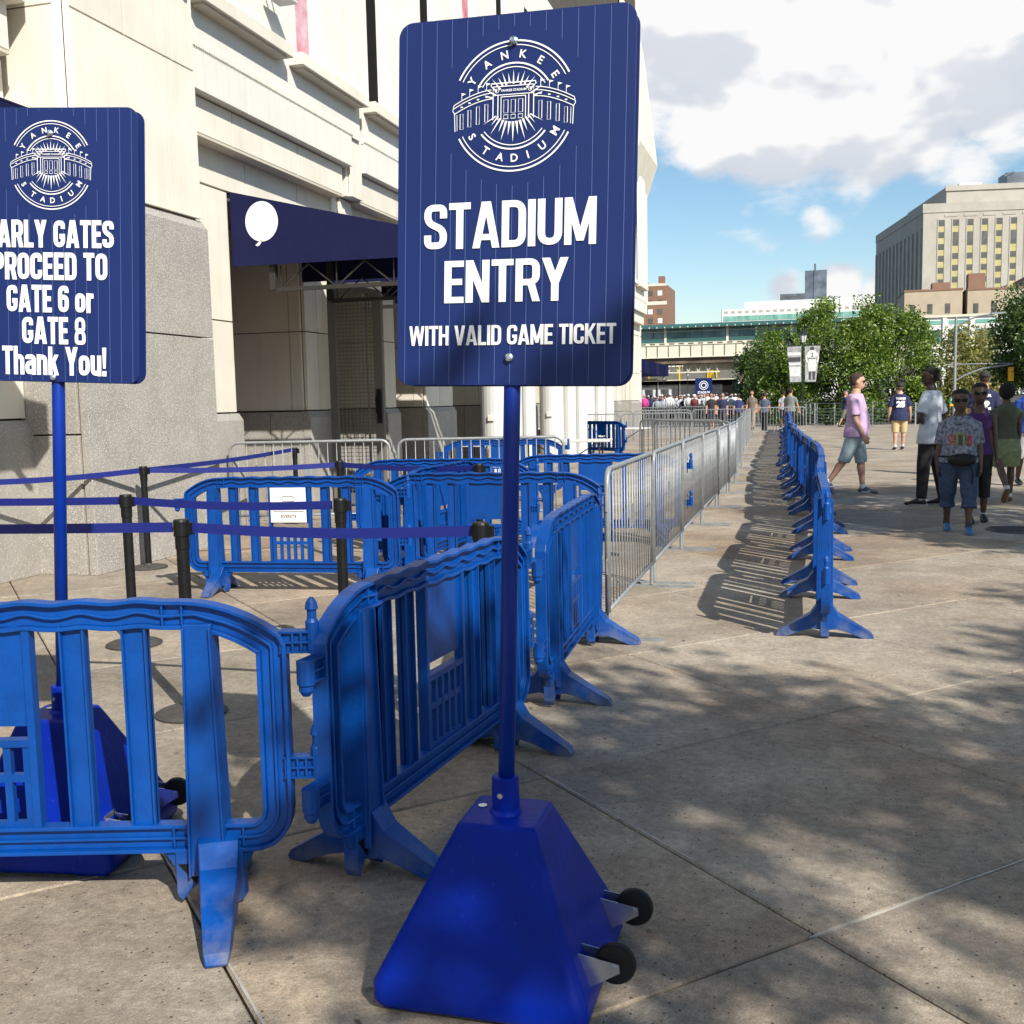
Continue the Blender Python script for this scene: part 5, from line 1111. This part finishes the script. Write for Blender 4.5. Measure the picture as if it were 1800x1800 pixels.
        if lod==0:
            side=X*(-sg) ; nrm=V_((0,1,0)); nrm=(nrm-fdv*nrm.dot(fdv)).normalized(); pal=fdv.cross(nrm).normalized()
            # palm: broad along nrm, thin along pal
            body.loft([(wr+fdv*.015,nrm*.026,pal*.018),(wr+fdv*.05,nrm*.040,pal*.017),(wr+fdv*.095,nrm*.041,pal*.015)],10)
            inw=pal if pal.dot(side)>0 else -pal
            for q_,(o_,ln_) in enumerate(((.030,.062),(.010,.072),(-.010,.067),(-.030,.052))):
                p0=wr+fdv*.088+nrm*o_; p1=p0+(fdv+inw*.25).normalized()*ln_*.5; p2=p1+(fdv+inw*.9).normalized()*ln_*.5
                body.tube([p0,p1,p2],[.0105,.0095,.008],6)
            p0=wr+fdv*.035+nrm*.028; p1=p0+(fdv+nrm*.9+inw*.3).normalized()*.04; p2=p1+(fdv+inw*.3).normalized()*.032; body.tube([p0,p1,p2],[.014,.011,.009],6)
        else: body.ball(tuple(wr+fdv*.06),.045,n=8,m=5,sz=1.4)
    def fin(mb,name,m,v,par=e,sm=3):
        o=mb.build(name,m,par,smooth=True); o.scale=(s,s,s)
        r_=o.modifiers.new('r','REMESH'); r_.mode='VOXEL'; r_.voxel_size=v; r_.use_smooth_shade=True
        q=o.modifiers.new('s','SMOOTH'); q.factor=.5; q.iterations=sm; return o
    B=fin(body,'body',sk,vox,sm=2)
    # clothing
    t=top or {}; tm=cm(t.get('col',(.5,.5,.5)),.85,**t.get('mat',{})) if not t.get('mt') else t['mt']
    z0=toplen; off=.016; strap=t.get('strap')
    TT=[(z0,.190 if z0<-.08 else .172,.138,-.0)]+([(-.02,.182,.132,-.002)] if z0<-.08 else [])+[q for q in T if q[0]>max(z0+.03,.05 if z0<-.08 else -1) and q[0]<.46]+([(.505,.125 if not fem else .11,.085,-.005),(.535,.078,.07,-.005)] if not strap else [(.47,.10,.09,0)])
    tr_=[((0,yy+bel(z)*.6,hz+z),((rx+off+(.012 if z<.1 else 0))*gz(z),0,0),(0,(ry+off+.006+bel(z)*.5)*gz(z),0)) for z,rx,ry,yy in TT]
    topm.loft(tr_,16)
    if not strap:
        fr_=t.get('sleeve',.62)
        for i,sg in enumerate((-1,1)):
            shd,elb,wr,fdv=armp[i]; ud=(elb-shd).normalized(); u=ud.cross(V_((0,1,.01))).normalized(); w_=ud.cross(u)
            topm.loft([(shd+V_((-sg*.07,0,.035)),u*.05,w_*.05),(shd+V_((-sg*.01,0,.002)),u*.068,w_*.068),(shd.lerp(elb,fr_*.5),u*.070,w_*.070),(shd.lerp(elb,fr_),u*.076,w_*.074)],12)
    else:
        for sg in (-1,1): topm.tube([(sg*.075,.07,hz+.45),(sg*.085,.02,hz+.53),(sg*.075,-.06,hz+.45)],.022,6)
    to=fin(topm,'top',tm,.014 if lod==0 else .02)
    b=bottom or {}; bmx=cm(b.get('col',(.2,.2,.25)),.85,**b.get('mat',{})); kind=b.get('kind','shorts')
    bot.loft([((0,bel(.09)*.35,hz+.09),(.165*gx,0,0),(0,(.122+bel(.1)*.3)*gx,0)),((0,0,hz),(.178*gx,0,0),(0,.13*gx,0)),((0,-.005,hz-.09),(.168*gx,0,0),(0,.125*gx,0))],16)
    if kind=='skirt':
        bot=MB(); bot.loft([((0,0,hz+.10),(.15*gx,0,0),(0,.115,0)),((0,-.01,hz),(.19*gx,0,0),(0,.15,0)),((0,-.01,hz-.16),(.215*gx,0,0),(0,.17,0)),((0,0,hz-.36),(.20*gx,0,0),(0,.16,0)),((0,0,hz-.385),(.185*gx,0,0),(0,.15,0))],20)
    else:
        fr_={'shorts':(.95,0),'long':(1,.98),'capri':(1,.45),'knee':(1,.12)}[kind]
        for hip,kn,an,d,d2 in legp:
            def rr(p_,r): return (p_,(r,0,0),V_((1,0,0)).cross(d).normalized()*r)
            pts=[rr(hip,.108*gx),rr(hip.lerp(kn,.5),.094*gx),rr(hip.lerp(kn,fr_[0]),.084*gx)]
            if fr_[1]: 
                if fr_[1]>.3: pts+=[rr(kn.lerp(an,fr_[1]*.5),.074*(.5+.5*gx))]
                pts+=[rr(kn.lerp(an,fr_[1]),.068 if kind=='long' else .082*gx)]
            bot.loft(pts,12)
    fin(bot,'trousers' if kind=='long' else ('skirt' if kind=='skirt' else 'shorts'),bmx,.014 if lod==0 else .02)
    if lod==0:
        for an_ in legp:
            if an_[2].z<.13: o=MB().loft([((an_[2].x,an_[2].y+dy,0.012),(w_,0,0),(0,.03,0)) if 0 else ((an_[2].x,an_[2].y+.05,zz),(.046,0,0),(0,.145,0)) for zz in (.002,.02)],16).build('shoe_sole',cm((.35,.35,.36),.7),e); o.scale=(s,s,s)
            q=MB(); sc=MB().loft([(an_[2]-V_((0,0,.02)),(.039,0,0),(0,.042,0)),(an_[2]+V_((0,0,.055)),(.039,0,0),(0,.042,0))],12).build('sock',cm(b.get('sock',(.6,.6,.6)),.9),e,smooth=True); sc.scale=(s,s,s)
    hm=MB()
    if hair is not None:
        hm.loft([(hc+RH@V_((0,yy,z)),RH@V_((rx,0,0)),RH@V_((0,ry,0))) for z,rx,ry,yy in ((z_*hs,a_*hs,b_*hs,c_*hs) for z_,a_,b_,c_ in ((-.06,.064,.055,-.050),(-.01,.080,.072,-.038),(.035,.086,.090,-.022),(.07,.083,.098,-.012),(.098,.066,.080,-.010),(.115,.032,.040,-.008),(.12,.008,.01,-.008)))],16)
        if hair.get('big'): hm.ball(tuple(hc+RH@V_((0,-.03,.02))),.118,n=14,m=9,sz=1.05)
        o=hm.build('hair',cm(hair['col'],.9,bump=.8,bscale=120,var=.3,scale=60),e,smooth=True); o.scale=(s,s,s)
    if cap is not None:
        c_=MB().loft([(hc+RH@V_((0,yy,z)),RH@V_((rx,0,0)),RH@V_((0,ry,0))) for z,rx,ry,yy in ((.012,.092,.112,-.010),(.05,.091,.112,-.010),(.09,.078,.098,-.010),(.118,.046,.058,-.010),(.127,.01,.012,-.010))],16)
        c_.loft([(hc+RH@V_((0,.07,.025)),RH@V_((.07,0,0)),(0,0,.006)),(hc+RH@V_((0,.13,.022)),RH@V_((.064,0,0)),(0,0,.005)),(hc+RH@V_((0,.165,.016)),RH@V_((.04,0,0)),(0,0,.004))],12)
        o=c_.build('cap',cm(cap,.8),e,smooth=True); o.scale=(s,s,s)
    if glasses:
        q=MB()
        for sg in (-1,1): q.bar(hc+RH@(V_((sg*.006,.104,-.004))*hs),hc+RH@(V_((sg*.062,.090,-.002))*hs),.010,.034*hs); q.bar(hc+RH@V_((sg*.055,.085,.002)),hc+RH@V_((sg*.078,-.005,.0)),.006)
        q.bar(hc+RH@V_((-.03,.10,.004)),hc+RH@V_((.03,.10,.004)),.006); o=q.build('sunglasses',M['black'],e,smooth=True); o.scale=(s,s,s)
    elif lod==0:
        q=MB()
        for sg in (-1,1): q.ball(tuple(hc+RH@V_((sg*.030,.087,-.002))),.011,n=8,m=5)
        o=q.build('eyes',M['black'],e,smooth=True); o.scale=(s,s,s)
    if lod==0:
        q=MB().ball(tuple(hc+RH@(V_((0,.096,-.058))*hs)),.022*hs,n=8,m=5,sy=.45,sz=.28); o=q.build('mouth',cm((SK[skin][0]*.7,SK[skin][1]*.4,SK[skin][2]*.45),.6,bump=0),e,smooth=True); o.scale=(s,s,s)
    if extra: extra(e,hz,s,hc,legp,armp,gx,bel)
    return e
DEG=R(1)
def jersey(name,num,dy=0):
    def f(e,hz,s,hc,legp,armp,gx,bel):
        p=P2D(0); yb=.152*gx
        def add(t,z,w,h,bd):
            v,fc=text_mesh(t,w,h,bd); p.b.add([(-a,-yb+1.6*a*a+dy,hz+z+b) for a,b in v],[tuple(reversed(q)) for q in fc])
        add(name,.415,.24,.062,.05); add(num,.27,.22,.17,.07)
        o=p.b.build('jersey_print',M['white'],e); o.scale=(-s,s,s) if 0 else (s,s,s); 
        for v in o.data.vertices: v.co.x=-v.co.x
    return f
# man in lilac T-shirt walking right
def shoes_sw(e,hz,s,hc,legp,armp,gx,bel):
    for i,(hip,kn,an,d,d2) in enumerate(legp):
        for sg in (-1,1):
            q=MB().tube([(an.x+sg*.047,an.y-.01,an.z-.055),(an.x+sg*.049,an.y+.06,an.z-.062),(an.x+sg*.046,an.y+.12,an.z-.035)],[.006,.008,.003],6); o=q.build('shoe_stripe',M['white'],e); o.scale=(s,s,s)
person(.72,17.0,R(-100),1.84,'man in a lilac T-shirt and pale denim shorts looking right in sunglasses','w',1.10,((.16,.10),(-.30,.30)),((-.06,.10,.20),(.10,.08,.35)),dict(col=(.48,.33,.50),sleeve=.8,mat=dict(var=.12,scale=5)),dict(kind='knee',col=(.33,.42,.45),mat=dict(var=.18,scale=12),sock=(.75,.75,.75)),(.06,.075,.10),dict(col=(.05,.03,.02)),glasses=True,belly=.055,headturn=R(12),extra=shoes_sw,toplen=-.10)
person(2.42,30.4,R(4),1.80,'man seen from behind in a navy number 25 jersey and khaki shorts','w',1.12,((-.02,.05),(.15,.05)),((-.08,.22,.3),(.0,.25,.3)),dict(col=(.012,.018,.07),sleeve=.85),dict(kind='knee',col=(.50,.38,.22)),(.015,.015,.015),dict(col=(.12,.07,.04)),cap=(.02,.02,.025),extra=jersey('TORRES','25'),toplen=-.16)
person(1.62,15.3,R(60),1.86,'man in a white T-shirt and black trousers with his hand on his hip','d',1.02,((.10,.05),(-.14,.05)),((.05,.42,.0,(.9,.25,-.28)),(-.12,.50,.0,(-.72,.42,-.55))),dict(col=(.52,.56,.62),sleeve=.78),dict(kind='long',col=(.010,.010,.012)),(.012,.012,.014),dict(col=(.006,.005,.005)),headturn=R(28),toplen=-.14)
def fanny(e,hz,s,hc,legp,armp,gx,bel):
    o=MB().loft([((-.02,.165,hz+.0),(.17,0,0),(0,0,.085)),((-.02,.235,hz-.005),(.15,0,0),(0,0,.075)),((-.02,.255,hz-.005),(.11,0,0),(0,0,.05))],16).build('waist_bag',M['black'],e,smooth=True); o.scale=(s,s,s)
    o=MB().loft([((0,.0,hz+.03+.02*k),(.205*gx,0,0),(0,.165*gx,0)) for k in (0,1)],24,cap=False).build('bag_strap',M['black'],e); o.scale=(s,s,s)
    o=MB().tube([(-.12,.2,hz-.04),(-.15,.21,hz-.18),(-.14,.19,hz-.30)],[.008,.012,.008],6).build('loose_strap',M['black'],e); o.scale=(s,s,s)
    p=P2D(0)
    for c,(a,b,w,h) in enumerate(((0,.25,.10,.16),(-.10,.24,.07,.12),(.10,.25,.07,.13),(0,.25,.05,.12))):
        y0=0
        p.b.add([(a-w/2,.212-1.3*(a-w/2)**2+.001*c,hz+b-h/2),(a+w/2,.212-1.3*(a+w/2)**2+.001*c,hz+b-h/2),(a+w/2,.196-1.3*(a+w/2)**2+.001*c,hz+b+h/2),(a-w/2,.196-1.3*(a-w/2)**2+.001*c,hz+b+h/2)],[(0,1,2,3)],min(c,2) if c<3 else 3)
    o=p.b.build('shirt_print',[cm((.22,.27,.08),.8,var=.5,scale=40),cm((.28,.07,.08),.8,var=.7,scale=40),cm((.30,.10,.10),.8,var=.7,scale=40),M['dkbase']],e); o.scale=(s,s,s)
person(1.60,12.35,R(176),1.53,'short person in a patterned grey-blue shirt with a black waist bag walking towards the camera','m',1.24,((.22,.10),(-.16,.12)),((.10,.12,.15),(-.05,.12,.15)),dict(col=(.02,.03,.06),sleeve=.92,mat=dict(var=.9,scale=26,col2=(.30,.34,.42))),dict(kind='capri',col=(.035,.06,.12),mat=dict(var=.3,scale=20),sock=(.05,.05,.06)),(.04,.14,.30),dict(col=(.01,.01,.01)),glasses=True,belly=.05,extra=fanny,toplen=-.04,hs=1.17)
person(1.93,13.3,R(178),1.60,'woman in a purple tank top and sunglasses walking behind the person with the waist bag','m',.92,((-.10,.10),(.14,.12)),((.0,.12,.15),(.1,.12,.2)),dict(col=(.055,.018,.11),strap=True),dict(kind='capri',col=(.012,.012,.015)),(.015,.015,.015),dict(col=(.008,.006,.006)),glasses=True,fem=True,hs=1.12)
person(3.05,20.5,R(-10),1.88,'man in a navy jersey and black cap seen from behind among the walkers','w2',1.05,((.0,.05),(.1,.05)),((.0,.15,.3),(.0,.15,.3)),dict(col=(.012,.016,.06),sleeve=.8),dict(kind='knee',col=(.08,.08,.09)),(.02,.02,.02),dict(col=(.05,.03,.02)),cap=(.02,.02,.02),extra=jersey('JETER','2'),toplen=-.16)
person(2.62,15.7,R(8),1.61,'woman seen from behind in a green pleated dress and sandals','m',1.05,((-.30,.55),(.12,.05)),((-.15,.10,.1),(.1,.10,.2)),dict(col=(.06,.075,.045),sleeve=.35),dict(kind='skirt',col=(.17,.20,.10),mat=dict(var=.3,scale=14)),(.10,.05,.03),dict(col=(.006,.006,.006),big=True),fem=True)
person(3.42,18.4,R(185),1.75,'person in a bright blue shirt cut by the right edge','m',1.05,((.2,.1),(-.2,.15)),((.1,.1,.2),(-.1,.1,.2)),dict(col=(.02,.06,.32)),dict(kind='knee',col=(.55,.55,.55)),(.02,.02,.02),dict(col=(.01,.01,.01)))
person(1.72,52,R(-80),1.72,'far man in a navy shirt and camouflage shorts by the railing','w2',1.0,((.35,.1),(-.3,.1)),((-.2,.1,.2),(.3,.1,.3)),dict(col=(.012,.02,.08)),dict(kind='knee',col=(.14,.14,.12),mat=dict(var=.8,scale=30)),(.02,.02,.02),dict(col=(.2,.14,.1)),lod=1,vox=.02)
person(-.62,42.3,R(-20),1.82,'man in a grey shirt leaning over the far end of the blue barriers','w2',1.05,((.1,.1),(-.2,.1)),((.1,.2,.3),(.2,.3,.2)),dict(col=(.16,.18,.17)),dict(kind='long',col=(.012,.012,.015)),(.02,.02,.02),dict(col=(.02,.015,.01)),lod=1,vox=.02)
rp=random.Random(12)
cw=[(-3.55,47,'man in a navy shirt with sunglasses on his head at the end of the lane',(.015,.02,.06),(.05,.05,.06),175),(-3.0,49,'person in a blue jersey walking away beside the navy shirt man',(.02,.03,.12),(.05,.05,.06),10),(-2.45,50,'woman in a patterned top in the far group',(.15,.12,.10),(.3,.2,.15),170),(-1.75,46.5,'man in a grey-blue shirt and black trousers in the far group',(.07,.09,.14),(.015,.015,.02),-10),(-1.1,53,'walker in a pale shirt at the right of the far group',(.35,.37,.40),(.04,.05,.09),5),(-4.3,50,'walker in black at the left of the far group',(.02,.02,.02),(.03,.03,.04),185),(-2.1,55,'walker in black behind the far group',(.02,.02,.02),(.02,.02,.02),160)]
for x,y_,lb,c,c2,a in cw: person(x,y_,R(a),rp.uniform(1.65,1.8),lb,'w2',1.0,((.25,.1),(-.2,.1)),((-.1,.15,.3),(.1,.15,.4)),dict(col=c),dict(kind=rp.choice(['knee','long']),col=c2),(.02,.02,.02),dict(col=(.03,.02,.015)),lod=2,vox=.022,group='far group at the end of the lane')
# dense crowd by the shop
cr_=MB(); cols=[(.6,.6,.6),(.012,.02,.07),(.02,.03,.10),(.5,.5,.52),(.62,.62,.62),(.03,.03,.035),(.65,.05,.28),(.3,.32,.36),(.15,.03,.03)]
for i in range(190):
    x=rp.uniform(-19,-5.2); y_=rp.uniform(74,98); h=rp.uniform(1.55,1.85); c=rp.choice([0,1,1,2,3,4,4,5,7,0,8]); 
    if i==3: x,y_,c=-11.0,74,6
    cr_.loft([((x,y_,.0),(.13,0,0),(0,.1,0)),((x,y_,h*.5),(.17,0,0),(0,.12,0))],6,5); cr_.loft([((x,y_,h*.48),(.19,0,0),(0,.13,0)),((x,y_,h*.72),(.24,0,0),(0,.14,0)),((x,y_,h*.82),(.2,0,0),(0,.11,0)),((x,y_,h*.86),(.06,0,0),(0,.06,0))],8,c)
    for sg in (-1,1): cr_.tube([(x+sg*.23,y_,h*.8),(x+sg*.28,y_-.05,h*.62),(x+sg*.22,y_-.15,h*.52)],.045,5,c)
    cr_.ball((x,y_,h*.93),.10,9 if rp.random()<.6 else 10,7,4,sz=1.15)
    if rp.random()<.6: cr_.ball((x,y_+.01,h*.955),.103,rp.choice([1,5,5,4]),7,4,sz=.9)
o=cr_.build('crowd',[cm(c) for c in cols]+[cm(SK['w2'],.5),cm(SK['m'],.5)],smooth=True); tag(o,'dense distant crowd in white and navy jerseys waiting below the shop front','crowd',kind='stuff')
